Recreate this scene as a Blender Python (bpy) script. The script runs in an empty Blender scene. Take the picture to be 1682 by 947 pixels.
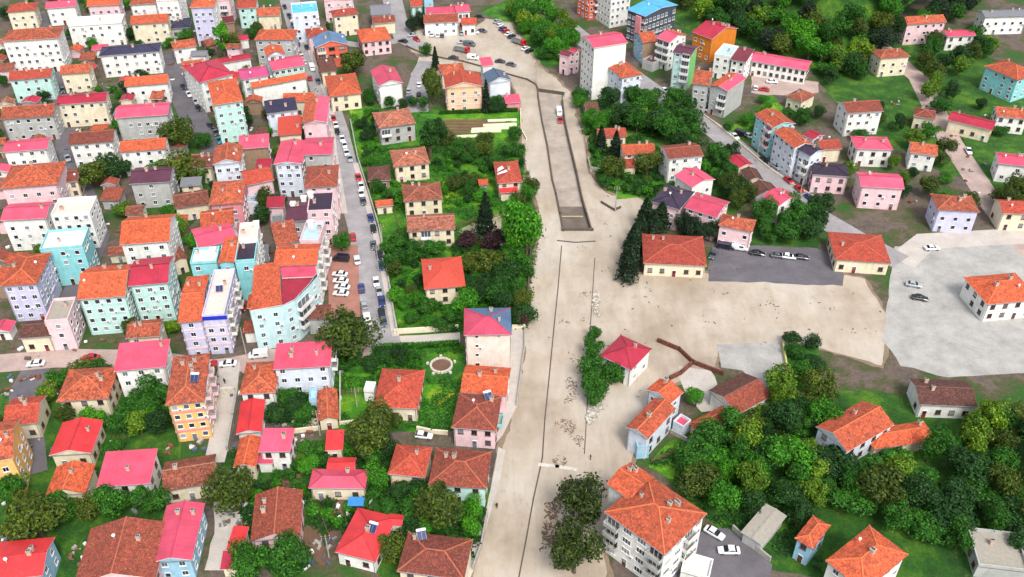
import bpy, bmesh, math, random
from mathutils import Vector, Matrix, noise
from mathutils.geometry import tessellate_polygon

# ------------------------------------------------------------------ camera, world, sun, exposure
scene = bpy.context.scene
COL = scene.collection
PW, PH, FPX, PITCH, CAMH = 1682.0, 947.0, 1542.0, math.radians(37.3), 156.0
cam_data = bpy.data.cameras.new('camera')
cam = bpy.data.objects.new('camera', cam_data)
COL.objects.link(cam)
cam.location = (0, 0, CAMH)
cam.rotation_euler = (math.pi / 2 - PITCH, 0, 0)
cam_data.sensor_width = 36.0
cam_data.lens = 36.0 * FPX / PW
cam_data.clip_start = 1.0
cam_data.clip_end = 6000.0
scene.camera = cam

SUN_EL, SUN_AZ = math.radians(52), math.radians(158)   # azimuth clockwise from +Y (the view direction)
world = bpy.data.worlds.new('World')
scene.world = world
world.use_nodes = True
wn = world.node_tree
sky = wn.nodes.new('ShaderNodeTexSky')
sky.sky_type = 'NISHITA'
sky.sun_disc = False
sky.sun_elevation = SUN_EL
sky.sun_rotation = SUN_AZ
sky.air_density = 1.0
sky.dust_density = 4.0
sky.ozone_density = 1.0
wn.nodes['Background'].inputs['Strength'].default_value = 0.15
hs = wn.nodes.new('ShaderNodeHueSaturation')      # thin overcast: the blue washed out of the whole sky
hs.inputs['Saturation'].default_value = 0.4
wn.links.new(sky.outputs['Color'], hs.inputs['Color'])
wn.links.new(hs.outputs['Color'], wn.nodes['Background'].inputs['Color'])
sun_data = bpy.data.lights.new('sun', 'SUN')
sun_data.energy = 1.5
sun_data.angle = math.radians(16)
sun_data.color = (1.0, 0.95, 0.88)
sun = bpy.data.objects.new('sun', sun_data)
COL.objects.link(sun)
sd = Vector((math.sin(SUN_AZ) * math.cos(SUN_EL), math.cos(SUN_AZ) * math.cos(SUN_EL), math.sin(SUN_EL)))
sun.rotation_euler = (-sd).to_track_quat('-Z', 'Y').to_euler()
scene.view_settings.view_transform = 'Standard'
scene.view_settings.look = 'None'
scene.view_settings.gamma = 1.0
scene.view_settings.use_curve_mapping = False
scene.view_settings.exposure = 0.72
scene.cycles.max_bounces = 5
scene.cycles.diffuse_bounces = 3
scene.cycles.glossy_bounces = 2
scene.cycles.transmission_bounces = 2

rnd = random.Random(11)
SP, CP = math.sin(PITCH), math.cos(PITCH)

def G(px, py, z=0.0):
    """the point at height z that a photograph pixel looks at"""
    u, v = (px - PW / 2) / FPX, (py - PH / 2) / FPX
    dx, dy, dz = u, CP - v * SP, -SP - v * CP
    t = (CAMH - z) / -dz
    return Vector((dx * t, dy * t, z))

REG = {'S': (0, 0, 1), 'A': (284, 0, 4.734), 'B': (284, 180, 4.734), 'C': (284, 360, 4.734), 'D': (284, 540, 4.734), 'E': (284, 740, 4.734),
       'F': (574, 0, 4.734), 'G': (574, 160, 4.734), 'H': (574, 340, 4.734), 'I': (574, 520, 4.734), 'J': (574, 700, 3.834),
       'K': (864, 0, 4.736), 'L': (1084, 0, 4.735), 'M': (884, 160, 4.736), 'N': (1084, 160, 4.735), 'O': (864, 340, 3.504),
       'P': (864, 540, 3.504), 'Q': (864, 727, 3.504), 'T': (284, 0, 8.38), 'V': (464, 0, 8.38), 'W': (644, 0, 8.38), 'U': (1000, 340, 4.947)}

def px(reg, p):
    x0, y0, s = REG[reg]
    return (x0 + p[0] / s, y0 + p[1] / s)

def at(reg, p, z=0.0):
    return G(*px(reg, p), z)

# ------------------------------------------------------------------ helpers
class MB:
    """collects boxes, tubes and polygons; build() links them as one mesh object"""
    def __init__(self):
        self.v, self.f, self.m, self.uv = [], [], [], []
    def face(self, pts, mi=0, uv=None):
        n = len(self.v)
        self.v += [tuple(p) for p in pts]
        self.f.append(tuple(range(n, n + len(pts))))
        self.m.append(mi)
        self.uv.append(uv)
    def box(self, x0, x1, y0, y1, z0, z1, mi=0):
        n = len(self.v)
        self.v += [(x0, y0, z0), (x1, y0, z0), (x1, y1, z0), (x0, y1, z0), (x0, y0, z1), (x1, y0, z1), (x1, y1, z1), (x0, y1, z1)]
        for q in ((3, 2, 1, 0), (4, 5, 6, 7), (0, 1, 5, 4), (1, 2, 6, 5), (2, 3, 7, 6), (3, 0, 4, 7)):
            self.f.append(tuple(n + i for i in q)); self.m.append(mi); self.uv.append(None)
    def bar(self, a, b, w, h=None, mi=0, up=Vector((0, 0, 1))):
        """a box running from a to b, w wide and h high, centred on the line"""
        h = h or w
        a, b = Vector(a), Vector(b)
        d = (b - a)
        if d.length < 1e-6: return
        d.normalize()
        s = d.cross(up)
        if s.length < 1e-4: s = d.cross(Vector((1, 0, 0)))
        s.normalize(); t = s.cross(d)
        n = len(self.v)
        for p in (a, b):
            for (i, j) in ((-1, -1), (1, -1), (1, 1), (-1, 1)):
                self.v.append(tuple(p + s * (i * w / 2) + t * (j * h / 2)))
        for q in ((0, 1, 2, 3), (7, 6, 5, 4), (4, 5, 1, 0), (5, 6, 2, 1), (6, 7, 3, 2), (7, 4, 0, 3)):
            self.f.append(tuple(n + i for i in q)); self.m.append(mi); self.uv.append(None)
    def tube(self, pts, radii, seg=6, mi=0):
        n = len(self.v)
        k = len(pts)
        for i, p in enumerate(pts):
            p = Vector(p)
            d = Vector(pts[min(i + 1, k - 1)]) - Vector(pts[max(i - 1, 0)])
            d.normalize()
            s = d.cross(Vector((0, 1, 0.13)));  s.normalize()
            t = s.cross(d)
            for j in range(seg):
                a = 2 * math.pi * j / seg
                self.v.append(tuple(p + (s * math.cos(a) + t * math.sin(a)) * radii[i]))
        for i in range(k - 1):
            for j in range(seg):
                a, b = n + i * seg + j, n + i * seg + (j + 1) % seg
                self.f.append((a, a + seg, b + seg, b)); self.m.append(mi); self.uv.append(None)
        self.f.append(tuple(n + j for j in range(seg))); self.m.append(mi); self.uv.append(None)
        self.f.append(tuple(n + (k - 1) * seg + j for j in reversed(range(seg)))); self.m.append(mi); self.uv.append(None)
    def mesh(self, name, mats):
        me = bpy.data.meshes.new(name)
        me.from_pydata(self.v, [], self.f)
        for m in (mats if isinstance(mats, (list, tuple)) else [mats]): me.materials.append(m)
        me.polygons.foreach_set('material_index', self.m)
        if any(u is not None for u in self.uv):
            lay = me.uv_layers.new(name='UVMap')
            i = 0
            for f, u in zip(self.f, self.uv):
                for k in range(len(f)):
                    lay.data[i].uv = u[k] if u else (0, 0)
                    i += 1
        me.update()
        return me
    def build(self, name, mats, parent=None):
        return link(name, self.mesh(name, mats), parent)

def link(name, data, parent=None):
    o = bpy.data.objects.new(name, data)
    COL.objects.link(o)
    if parent is not None: o.parent = parent
    return o

def tag(o, label, cat, group=None, kind=None):
    if label: o['label'] = label
    if cat: o['category'] = cat
    if group: o['group'] = group
    if kind: o['kind'] = kind
    return o

def empty(name, loc=(0, 0, 0), rz=0.0):
    o = bpy.data.objects.new(name, None)
    COL.objects.link(o)
    o.location = loc
    o.rotation_euler = (0, 0, rz)
    o.empty_display_size = 0.5
    return o

def copy_tree(o, parent=None):
    c = o.copy()
    COL.objects.link(c)
    c.parent = parent
    for ch in list(o.children): copy_tree(ch, c)
    return c

# ------------------------------------------------------------------ materials
def lin(c, k=1.0):
    return tuple(((x / 255 / 12.92) if x / 255 <= 0.04045 else ((x / 255 + 0.055) / 1.055) ** 2.4) * k for x in c) + (1.0,)

def new_mat(name):
    m = bpy.data.materials.new(name)
    m.use_nodes = True
    return m, m.node_tree.nodes, m.node_tree.links, m.node_tree.nodes['Principled BSDF']

def ramp(n, l, src, stops, interp='LINEAR'):
    r = n.new('ShaderNodeValToRGB')
    r.color_ramp.interpolation = interp
    e = r.color_ramp.elements
    while len(e) < len(stops): e.new(0.5)
    for i, (p, c) in enumerate(stops):
        e[i].position = p
        e[i].color = c if len(c) == 4 else tuple(c) + (1.0,)
    l.new(src, r.inputs['Fac'])
    return r.outputs['Color']

def noise_tex(n, l, vec, scale, detail=4.0, rough=0.6):
    t = n.new('ShaderNodeTexNoise')
    t.inputs['Scale'].default_value = scale
    t.inputs['Detail'].default_value = detail
    t.inputs['Roughness'].default_value = rough
    if vec is not None: l.new(vec, t.inputs['Vector'])
    return t.outputs['Fac']

def mix(n, l, fac, a, b, mode='MIX'):
    x = n.new('ShaderNodeMix')
    x.data_type = 'RGBA'; x.blend_type = mode
    if isinstance(fac, float): x.inputs[0].default_value = fac
    else: l.new(fac, x.inputs[0])
    for i, c in ((6, a), (7, b)):
        if isinstance(c, tuple): x.inputs[i].default_value = c
        else: l.new(c, x.inputs[i])
    return x.outputs[2]

def math_node(n, l, op, a, b=None):
    x = n.new('ShaderNodeMath'); x.operation = op
    for i, c in ((0, a), (1, b)):
        if c is None: continue
        if isinstance(c, (int, float)): x.inputs[i].default_value = c
        else: l.new(c, x.inputs[i])
    return x.outputs[0]

def bump(n, l, height, bsdf, strength=0.3, dist=0.05):
    b = n.new('ShaderNodeBump')
    b.inputs['Strength'].default_value = strength
    b.inputs['Distance'].default_value = dist
    l.new(height, b.inputs['Height'])
    l.new(b.outputs['Normal'], bsdf.inputs['Normal'])

def world_pos(n):
    return n.new('ShaderNodeNewGeometry').outputs['Position']

def mul(c, k):
    return tuple(min(1, x * k) for x in c[:3]) + (1.0,)

def tile_mat(name, c, mott=0.35, dark=(70, 45, 35), light=(245, 175, 120), wear=0.3):
    """clay pantiles: rows and columns, every tile its own tone, lichen and slipped tiles in blotches"""
    m, n, l, b = new_mat(name)
    uv = n.new('ShaderNodeUVMap').outputs['UV']
    br = n.new('ShaderNodeTexBrick')
    br.offset = 0.5
    br.inputs['Scale'].default_value = 1.0
    br.inputs['Brick Width'].default_value = 0.34
    br.inputs['Row Height'].default_value = 0.42
    br.inputs['Mortar Size'].default_value = 0.02
    br.inputs['Bias'].default_value = 0.0
    base = lin(c, 0.82)
    br.inputs['Color1'].default_value = mul(base, 1.0 + mott * 0.7)
    br.inputs['Color2'].default_value = mul(base, 1.0 - mott)
    br.inputs['Mortar'].default_value = mul(base, 0.4)
    l.new(uv, br.inputs['Vector'])
    pos = world_pos(n)
    n1 = noise_tex(n, l, pos, 0.8, 7, 0.78)
    blot = ramp(n, l, n1, [(0.44, (0, 0, 0)), (0.60, (1, 1, 1))])
    c1 = mix(n, l, math_node(n, l, 'MULTIPLY', blot, wear), br.outputs['Color'], lin(dark, 0.85))
    n2 = noise_tex(n, l, pos, 2.6, 4, 0.75)
    spots = ramp(n, l, n2, [(0.54, (0, 0, 0)), (0.64, (1, 1, 1))])
    c2 = mix(n, l, math_node(n, l, 'MULTIPLY', spots, wear * 0.55), c1, lin(light, 0.8))
    rn = n.new('ShaderNodeObjectInfo').outputs['Random']
    tone = ramp(n, l, rn, [(0.0, (0.7, 0.76, 0.84)), (0.35, (0.9, 0.92, 0.96)), (0.7, (1.05, 1.0, 0.92)), (1.0, (1.12, 1.12, 1.1))])
    l.new(mix(n, l, 1.0, c2, tone, 'MULTIPLY'), b.inputs['Base Color'])
    b.inputs['Roughness'].default_value = 0.85
    w = n.new('ShaderNodeTexWave')
    w.wave_type = 'BANDS'; w.bands_direction = 'X'
    w.inputs['Scale'].default_value = 0.95
    l.new(uv, w.inputs['Vector'])
    h = math_node(n, l, 'ADD', w.outputs['Fac'], math_node(n, l, 'MULTIPLY', n2, 0.8))
    bump(n, l, h, b, 0.55, 0.08)
    return m

def metal_mat(name, c, rough=0.5):
    """ribbed painted sheet: standing seams, faded and dusty patches"""
    m, n, l, b = new_mat(name)
    uv = n.new('ShaderNodeUVMap').outputs['UV']
    pos = world_pos(n)
    w = n.new('ShaderNodeTexWave')
    w.wave_type = 'BANDS'; w.bands_direction = 'X'; w.wave_profile = 'SAW'
    w.inputs['Scale'].default_value = 0.31
    l.new(uv, w.inputs['Vector'])
    seam = ramp(n, l, w.outputs['Fac'], [(0.0, (0.66, 0.66, 0.66)), (0.09, (1, 1, 1)), (0.93, (1, 1, 1)), (1.0, (1.1, 1.1, 1.1))])
    fade = ramp(n, l, noise_tex(n, l, pos, 0.28, 5, 0.65), [(0.3, (0.74, 0.7, 0.7)), (0.7, (1.12, 1.14, 1.16))])
    dust = ramp(n, l, noise_tex(n, l, pos, 1.3, 5, 0.7), [(0.55, (0, 0, 0)), (0.78, (1, 1, 1))])
    base = mix(n, l, 1.0, mix(n, l, 1.0, lin(c, 0.82), fade, 'MULTIPLY'), seam, 'MULTIPLY')
    base = mix(n, l, math_node(n, l, 'MULTIPLY', dust, 0.22), base, lin((175, 140, 125), 0.8))
    rn = n.new('ShaderNodeObjectInfo').outputs['Random']
    tone = ramp(n, l, rn, [(0.0, (0.76, 0.74, 0.78)), (0.5, (0.98, 0.98, 0.98)), (1.0, (1.1, 1.2, 1.2))])
    l.new(mix(n, l, 1.0, base, tone, 'MULTIPLY'), b.inputs['Base Color'])
    b.inputs['Roughness'].default_value = rough
    bump(n, l, w.outputs['Fac'], b, 0.35, 0.05)
    return m

def plaster_mat(name, c, k=0.82, stain=0.35):
    m, n, l, b = new_mat(name)
    pos = world_pos(n)
    mp = n.new('ShaderNodeMapping')
    mp.inputs['Scale'].default_value = (1.2, 1.2, 0.22)
    l.new(pos, mp.inputs['Vector'])
    streak = ramp(n, l, noise_tex(n, l, mp.outputs['Vector'], 1.1, 5, 0.7), [(0.46, (0, 0, 0)), (0.74, (1, 1, 1))])
    patch = ramp(n, l, noise_tex(n, l, pos, 0.5, 4, 0.6), [(0.3, (0.82, 0.81, 0.78)), (0.55, (1.0, 1.0, 1.0)), (0.7, (1.04, 1.04, 1.03))])
    base = mix(n, l, 1.0, lin(c, k), patch, 'MULTIPLY')
    base = mix(n, l, math_node(n, l, 'MULTIPLY', streak, stain), base, mul(lin(c, k), 0.5))
    l.new(base, b.inputs['Base Color'])
    b.inputs['Roughness'].default_value = 0.9
    return m

def plain_mat(name, c, rough=0.7, k=0.82, metallic=0.0, var=0.12, scale=1.5):
    m, n, l, b = new_mat(name)
    t = ramp(n, l, noise_tex(n, l, world_pos(n), scale, 4, 0.6), [(0.3, (1 - var,) * 3), (0.7, (1 + var,) * 3)])
    l.new(mix(n, l, 1.0, lin(c, k), t, 'MULTIPLY'), b.inputs['Base Color'])
    b.inputs['Roughness'].default_value = rough
    b.inputs['Metallic'].default_value = metallic
    return m

R = {'OR': tile_mat('tile_orange', (224, 98, 60), 0.4, wear=0.45),
     'OT': tile_mat('tile_orange_weathered', (206, 96, 66), 0.5, wear=0.65),
     'RT': tile_mat('tile_red', (198, 76, 58), 0.36, wear=0.4),
     'BR': tile_mat('tile_brown', (158, 72, 56), 0.36, wear=0.5),
     'OLD': tile_mat('tile_old_mottled', (158, 82, 62), 0.55, light=(222, 150, 120), wear=0.75),
     'DK': tile_mat('tile_dark_old', (104, 62, 54), 0.5, light=(180, 120, 100), wear=0.6),
     'FA': tile_mat('tile_faded', (188, 110, 86), 0.55, light=(236, 184, 154), wear=0.7),
     'SM': tile_mat('tile_smooth_red', (228, 84, 66), 0.12, wear=0.12),
     'PK': metal_mat('sheet_pink', (226, 84, 112)), 'RD': metal_mat('sheet_red', (218, 54, 58)), 'CR': metal_mat('sheet_crimson', (180, 42, 66)),
     'MG': metal_mat('sheet_magenta', (196, 74, 122)), 'PU': metal_mat('sheet_purple', (98, 52, 72)), 'NV': metal_mat('sheet_navy', (52, 50, 78)),
     'SL': metal_mat('sheet_slate', (82, 100, 124)), 'BL': metal_mat('sheet_blue_grey', (94, 124, 160)), 'CY': metal_mat('sheet_cyan', (88, 186, 238)),
     'MA': metal_mat('sheet_maroon', (120, 44, 56)), 'DP': metal_mat('sheet_dark_purple', (58, 44, 66)), 'IC': metal_mat('sheet_ice_blue', (196, 226, 236)),
     'GR': plain_mat('roof_concrete', (164, 158, 146), 0.9), 'WH': plain_mat('roof_white', (236, 236, 234), 0.7), 'CM': plain_mat('roof_cream_pink', (240, 206, 196), 0.8),
     'GY': plain_mat('roof_grey_felt', (120, 122, 130), 0.9)}
WALL = {'WW': plaster_mat('plaster_white', (244, 244, 240)), 'WB': plaster_mat('plaster_blue_white', (222, 232, 246)), 'WP': plaster_mat('plaster_pale_pink', (244, 208, 214)),
        'WL': plaster_mat('plaster_lilac', (208, 208, 238)), 'WC': plaster_mat('plaster_cream', (240, 228, 200)), 'WY': plaster_mat('plaster_yellow', (246, 196, 120)),
        'WT': plaster_mat('plaster_turquoise', (148, 220, 226)), 'WM': plaster_mat('plaster_mint', (196, 236, 228)), 'WG': plaster_mat('plaster_grey', (186, 188, 186)),
        'WN': plaster_mat('plaster_green', (132, 206, 124)), 'WO': plaster_mat('plaster_orange', (226, 132, 36)), 'WR': plaster_mat('bare_brick_brown', (158, 132, 108)),
        'WE': plaster_mat('plaster_peach', (250, 206, 170)), 'WK': plaster_mat('plaster_light_blue', (160, 206, 232)), 'WS': plaster_mat('plaster_rose', (232, 150, 158)),
        'WX': plaster_mat('plaster_shell', (248, 226, 214)), 'WQ': plaster_mat('plaster_ice', (204, 236, 240)), 'WD': plaster_mat('panel_dark_grey', (70, 80, 96)), 'WF': plaster_mat('plaster_red_orange', (232, 110, 84))}
MAT_FRAME = plain_mat('window_frame_white', (236, 236, 236), 0.5)
MAT_FRAMEB = plain_mat('window_frame_brown', (104, 70, 50), 0.6)
MAT_CONC = plain_mat('concrete_grey', (168, 164, 156), 0.9, var=0.2)
MAT_CONCD = plain_mat('concrete_dark', (92, 82, 74), 0.9, var=0.25)
MAT_STONE = plain_mat('stone_pale', (206, 200, 186), 0.9, var=0.22)
MAT_WHITE = plain_mat('paint_white', (240, 240, 240), 0.5)
MAT_BLACK = plain_mat('rubber_black', (24, 24, 26), 0.8)
MAT_STEEL = plain_mat('steel_grey', (140, 146, 150), 0.45, metallic=0.4)
MAT_TANK = plain_mat('tank_white', (236, 238, 242), 0.35)
MAT_WOOD = plain_mat('weathered_wood', (120, 92, 70), 0.9, var=0.3)
MAT_SOLAR = plain_mat('solar_glass_blue', (44, 56, 104), 0.15)
MAT_CHIM = plain_mat('chimney_plaster', (206, 170, 150), 0.9, var=0.25)

def glass_mat():
    m, n, l, b = new_mat('window_glass')
    rn = n.new('ShaderNodeObjectInfo').outputs['Random']
    l.new(ramp(n, l, rn, [(0.0, (0.012, 0.014, 0.02)), (0.55, (0.035, 0.045, 0.06)), (0.8, (0.10, 0.12, 0.15)), (1.0, (0.34, 0.36, 0.38))]), b.inputs['Base Color'])
    b.inputs['Roughness'].default_value = 0.12
    return m
MAT_GLASS = glass_mat()

# ------------------------------------------------------------------ the ground and its sheets
def ground_mat():
    m, n, l, b = new_mat('earth_yards')
    pos = world_pos(n)
    a = noise_tex(n, l, pos, 0.06, 6, 0.65)
    c = ramp(n, l, a, [(0.35, lin((82, 74, 70), 0.8)), (0.46, lin((112, 98, 88), 0.8)), (0.52, lin((84, 84, 54), 0.8)), (0.6, lin((48, 92, 22), 0.8))])
    f = ramp(n, l, noise_tex(n, l, pos, 1.2, 5, 0.7), [(0.3, (0.6, 0.6, 0.6)), (0.7, (1.2, 1.2, 1.2))])
    l.new(mix(n, l, 1.0, c, f, 'MULTIPLY'), b.inputs['Base Color'])
    b.inputs['Roughness'].default_value = 0.95
    return m

def grass_mat(name, c1, c2, c3, sc=0.12):
    m, n, l, b = new_mat(name)
    pos = world_pos(n)
    c = ramp(n, l, noise_tex(n, l, pos, sc, 7, 0.7), [(0.34, lin(c1, 0.7)), (0.5, lin(c2, 0.7)), (0.66, lin(c3, 0.7))])
    dry = ramp(n, l, noise_tex(n, l, pos, 0.3, 6, 0.75), [(0.58, (0, 0, 0)), (0.7, (1, 1, 1))])
    c = mix(n, l, math_node(n, l, 'MULTIPLY', dry, 0.55), c, lin((150, 140, 84), 0.7))
    f = ramp(n, l, noise_tex(n, l, pos, 1.6, 6, 0.75), [(0.3, (0.45, 0.5, 0.4)), (0.7, (1.35, 1.35, 1.2))])
    l.new(mix(n, l, 1.0, c, f, 'MULTIPLY'), b.inputs['Base Color'])
    b.inputs['Roughness'].default_value = 0.95
    bump(n, l, noise_tex(n, l, pos, 3.5, 5, 0.8), b, 0.9, 0.3)
    return m

def mud_mat():
    """pale silt left by the flood: streaks along the flow, tyre tracks, wet patches"""
    m, n, l, b = new_mat('flood_silt')
    pos = world_pos(n)
    mp = n.new('ShaderNodeMapping')
    mp.inputs['Rotation'].default_value = (0, 0, math.radians(-8))
    mp.inputs['Scale'].default_value = (0.5, 0.13, 1.0)
    l.new(pos, mp.inputs['Vector'])
    big = noise_tex(n, l, pos, 0.035, 5, 0.6)
    c = ramp(n, l, big, [(0.34, lin((184, 168, 148), 0.66)), (0.5, lin((208, 194, 176), 0.67)), (0.66, lin((219, 209, 196), 0.68))])
    st = ramp(n, l, noise_tex(n, l, mp.outputs['Vector'], 0.5, 6, 0.7), [(0.35, (0.84, 0.82, 0.79)), (0.62, (1.03, 1.03, 1.03))])
    c = mix(n, l, 1.0, c, st, 'MULTIPLY')
    dk = ramp(n, l, noise_tex(n, l, pos, 0.35, 8, 0.78), [(0.55, (0, 0, 0)), (0.70, (1, 1, 1))])
    c = mix(n, l, math_node(n, l, 'MULTIPLY', dk, 0.5), c, lin((150, 124, 100), 0.8))
    scuff = ramp(n, l, noise_tex(n, l, mp.outputs['Vector'], 3.2, 5, 0.8), [(0.56, (0, 0, 0)), (0.66, (1, 1, 1))])
    where = ramp(n, l, noise_tex(n, l, pos, 0.06, 4, 0.6), [(0.46, (0, 0, 0)), (0.6, (1, 1, 1))])
    c = mix(n, l, math_node(n, l, 'MULTIPLY', math_node(n, l, 'MULTIPLY', scuff, where), 0.3), c, lin((140, 122, 102), 0.8))
    l.new(c, b.inputs['Base Color'])
    wet = ramp(n, l, noise_tex(n, l, pos, 0.05, 5, 0.6), [(0.42, (0.75, 0.75, 0.75)), (0.6, (0.32, 0.32, 0.32))])
    l.new(wet, b.inputs['Roughness'])
    bump(n, l, noise_tex(n, l, mp.outputs['Vector'], 2.0, 6, 0.7), b, 0.25, 0.06)
    return m

def road_mat(name, c, patch=0.25):
    m, n, l, b = new_mat(name)
    pos = world_pos(n)
    f = ramp(n, l, noise_tex(n, l, pos, 0.18, 6, 0.7), [(0.3, (1 - patch,) * 3), (0.7, (1 + patch,) * 3)])
    g = ramp(n, l, noise_tex(n, l, pos, 3.0, 4, 0.7), [(0.3, (0.85,) * 3), (0.7, (1.12,) * 3)])
    l.new(mix(n, l, 1.0, mix(n, l, 1.0, lin(c, 0.8), f, 'MULTIPLY'), g, 'MULTIPLY'), b.inputs['Base Color'])
    b.inputs['Roughness'].default_value = 0.85
    return m

M_GROUND = ground_mat()
M_MUD = mud_mat()
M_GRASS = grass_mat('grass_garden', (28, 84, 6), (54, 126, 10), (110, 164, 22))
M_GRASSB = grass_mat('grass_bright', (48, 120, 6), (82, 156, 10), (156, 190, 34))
M_GRASSD = grass_mat('grass_dark_green', (26, 72, 8), (48, 106, 12), (100, 142, 28))  # grass of a darker green
M_ASPH = road_mat('asphalt_pale', (158, 154, 156))
M_ASPHD = road_mat('asphalt_dark', (104, 100, 106))
M_ASPHP = road_mat('asphalt_silted', (182, 160, 152))
M_GREYLOT = road_mat('lot_grey', (172, 170, 166))
M_CHAN = road_mat('channel_water_brown', (172, 160, 148), 0.3)
M_CHAND = road_mat('channel_bed_dark', (118, 106, 96), 0.35)
M_PAVE = road_mat('paving_pale', (196, 188, 180), 0.15)
M_BRICKLOT = road_mat('paving_red', (168, 118, 104), 0.18)
M_SOIL = road_mat('bare_soil', (112, 84, 66), 0.3)

def sheet(name, reg, pts, z, mat, jit=0.35, step=2.5, grow=0.0, hole=None):
    """a flat sheet laid on the ground, its outline broken up so that no edge runs ruler-straight"""
    w = [at(reg, p) for p in pts]
    if grow:
        ar = sum(a.x * b.y - b.x * a.y for a, b in zip(w, w[1:] + w[:1]))
        sg = 1 if ar > 0 else -1
        w2 = []
        for i, p in enumerate(w):
            d = (w[(i + 1) % len(w)] - w[i - 1]).normalized()
            w2.append(p + Vector((d.y, -d.x, 0)) * sg * grow)
        w = w2
    out = []
    for i, a in enumerate(w):
        b = w[(i + 1) % len(w)]
        k = max(1, int((b - a).length / step))
        for j in range(k):
            p = a.lerp(b, j / k)
            q = noise.noise_vector(Vector((p.x * 0.21, p.y * 0.21, z * 7)))
            q = q + 0.5 * noise.noise_vector(Vector((p.x * 0.8, p.y * 0.8, z * 9)))
            out.append((p.x + q.x * jit * 2, p.y + q.y * jit * 2, z))
    if hole:
        hw = [(p.x, p.y, z) for p in hole]
        tris = tessellate_polygon([[Vector(p) for p in out], [Vector(p) for p in hw]])
        allp = out + hw
        mb = MB()
        for t in tris:
            a, b, c = (Vector(allp[i]) for i in t)
            mb.face([a, b, c] if (b - a).cross(c - a).z > 0 else [a, c, b])
        o = mb.build(name, mat)
        o['kind'] = 'structure'
        return o
    bm = bmesh.new()
    vs = [bm.verts.new(p) for p in out]
    f = bm.faces.new(vs)
    f.normal_update()
    if f.normal.z < 0: f.normal_flip()
    bmesh.ops.triangulate(bm, faces=[f])
    me = bpy.data.meshes.new(name)
    bm.to_mesh(me); bm.free()
    me.materials.append(mat)
    o = link(name, me)
    o['kind'] = 'structure'
    return o

STREETS = []
def ribbon(name, reg, pts, w0, w1, z, mat):
    """a road laid along a centre line"""
    c = [at(reg, p) for p in pts]
    STREETS.append((c, max(w0, w1)))
    mb = MB()
    L, Rr = [], []
    for i, p in enumerate(c):
        d = (c[min(i + 1, len(c) - 1)] - c[max(i - 1, 0)]); d.z = 0; d.normalize()
        s = Vector((-d.y, d.x, 0)); w = w0 + (w1 - w0) * i / (len(c) - 1)
        L.append(p + s * w / 2); Rr.append(p - s * w / 2)
    for i in range(len(c) - 1):
        q = [Rr[i], Rr[i + 1], L[i + 1], L[i]]
        q = [Vector((v.x, v.y, z)) for v in q]
        mb.face(q)
    o = mb.build(name, mat)
    o['kind'] = 'structure'
    return o, L, Rr

def wall_line(name, reg, pts, h, t, mat, label=None, cat='wall', z0=0.0, kind=None, ends=True):
    """a masonry wall along a polyline; mitred pieces of one wall"""
    c = [at(reg, p) for p in pts]
    mb = MB()
    for a, b in zip(c, c[1:]):
        d = (b - a).normalized() * (t / 2 - 0.01)
        mb.bar((a - d) + Vector((0, 0, z0 + h / 2)), (b + d) + Vector((0, 0, z0 + h / 2)), t, h)
    o = mb.build(name, mat)
    if kind: o['kind'] = kind
    if label: tag(o, label, cat)
    return o

CH_L = [(883, 146), (884, 160), (890, 198), (899, 240), (907, 295), (913.5, 320), (920, 352), (925, 379)]
CH_R = [(926, 152), (924, 165), (928, 200), (935, 232), (947, 282), (956, 325), (964, 352), (972, 379)]
CHAN = [G(*p) for p in CH_L + CH_R[::-1]]
g = MB()
rect = [Vector((-900, -60, 0)), Vector((900, -60, 0)), Vector((900, 1500, 0)), Vector((-900, 1500, 0))]
for t in tessellate_polygon([rect, CHAN]):
    a, b, c = ((rect + CHAN)[i] for i in t)
    g.face([a, b, c] if (b - a).cross(c - a).z > 0 else [a, c, b])
tag(g.build('ground', M_GROUND), None, None, kind='structure')

# gardens and lawns
sheet('lawn', 'S', [(572, 178), (618, 172), (700, 180), (790, 186), (856, 182), (860, 240), (868, 300), (884, 400), (872, 500), (860, 545), (800, 548), (655, 548), (632, 470), (622, 400), (606, 320), (590, 262), (576, 240)], 0.02, M_GRASS)
sheet('lawn', 'S', [(574, 182), (620, 180), (628, 236), (600, 256), (580, 236)], 0.045, M_GRASSB)
sheet('lawn', 'S', [(556, 566), (640, 572), (762, 566), (768, 640), (740, 705), (700, 712), (560, 705), (440, 690), (440, 640), (540, 600)], 0.02, M_GRASS)
sheet('lawn', 'S', [(556, 612), (612, 612), (616, 690), (560, 690)], 0.045, M_GRASSB)
sheet('lawn', 'S', [(698, 620), (752, 622), (742, 700), (690, 705)], 0.045, M_GRASSB)
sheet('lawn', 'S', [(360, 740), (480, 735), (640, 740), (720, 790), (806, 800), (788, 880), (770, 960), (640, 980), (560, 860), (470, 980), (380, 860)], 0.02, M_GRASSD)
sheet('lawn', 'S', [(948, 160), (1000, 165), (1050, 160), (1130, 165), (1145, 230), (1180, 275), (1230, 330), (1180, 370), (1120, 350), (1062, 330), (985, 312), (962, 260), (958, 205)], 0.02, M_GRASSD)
sheet('lawn', 'S', [(1008, 302), (1060, 300), (1066, 322), (1012, 328)], 0.05, M_GRASSB)
sheet('lawn', 'S', [(1188, 210), (1236, 196), (1262, 152), (1276, 160), (1292, 190), (1240, 215), (1240, 240)], 0.02, M_GRASSB)
sheet('lawn', 'S', [(1200, 395), (1260, 345), (1345, 345), (1345, 420), (1250, 412)], 0.02, M_GRASSD)
sheet('lawn', 'S', [(1066, 760), (1092, 728), (1150, 700), (1245, 640), (1420, 640), (1700, 690), (1700, 960), (1430, 960), (1240, 930), (1160, 850)], 0.02, M_GRASSD)
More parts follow.
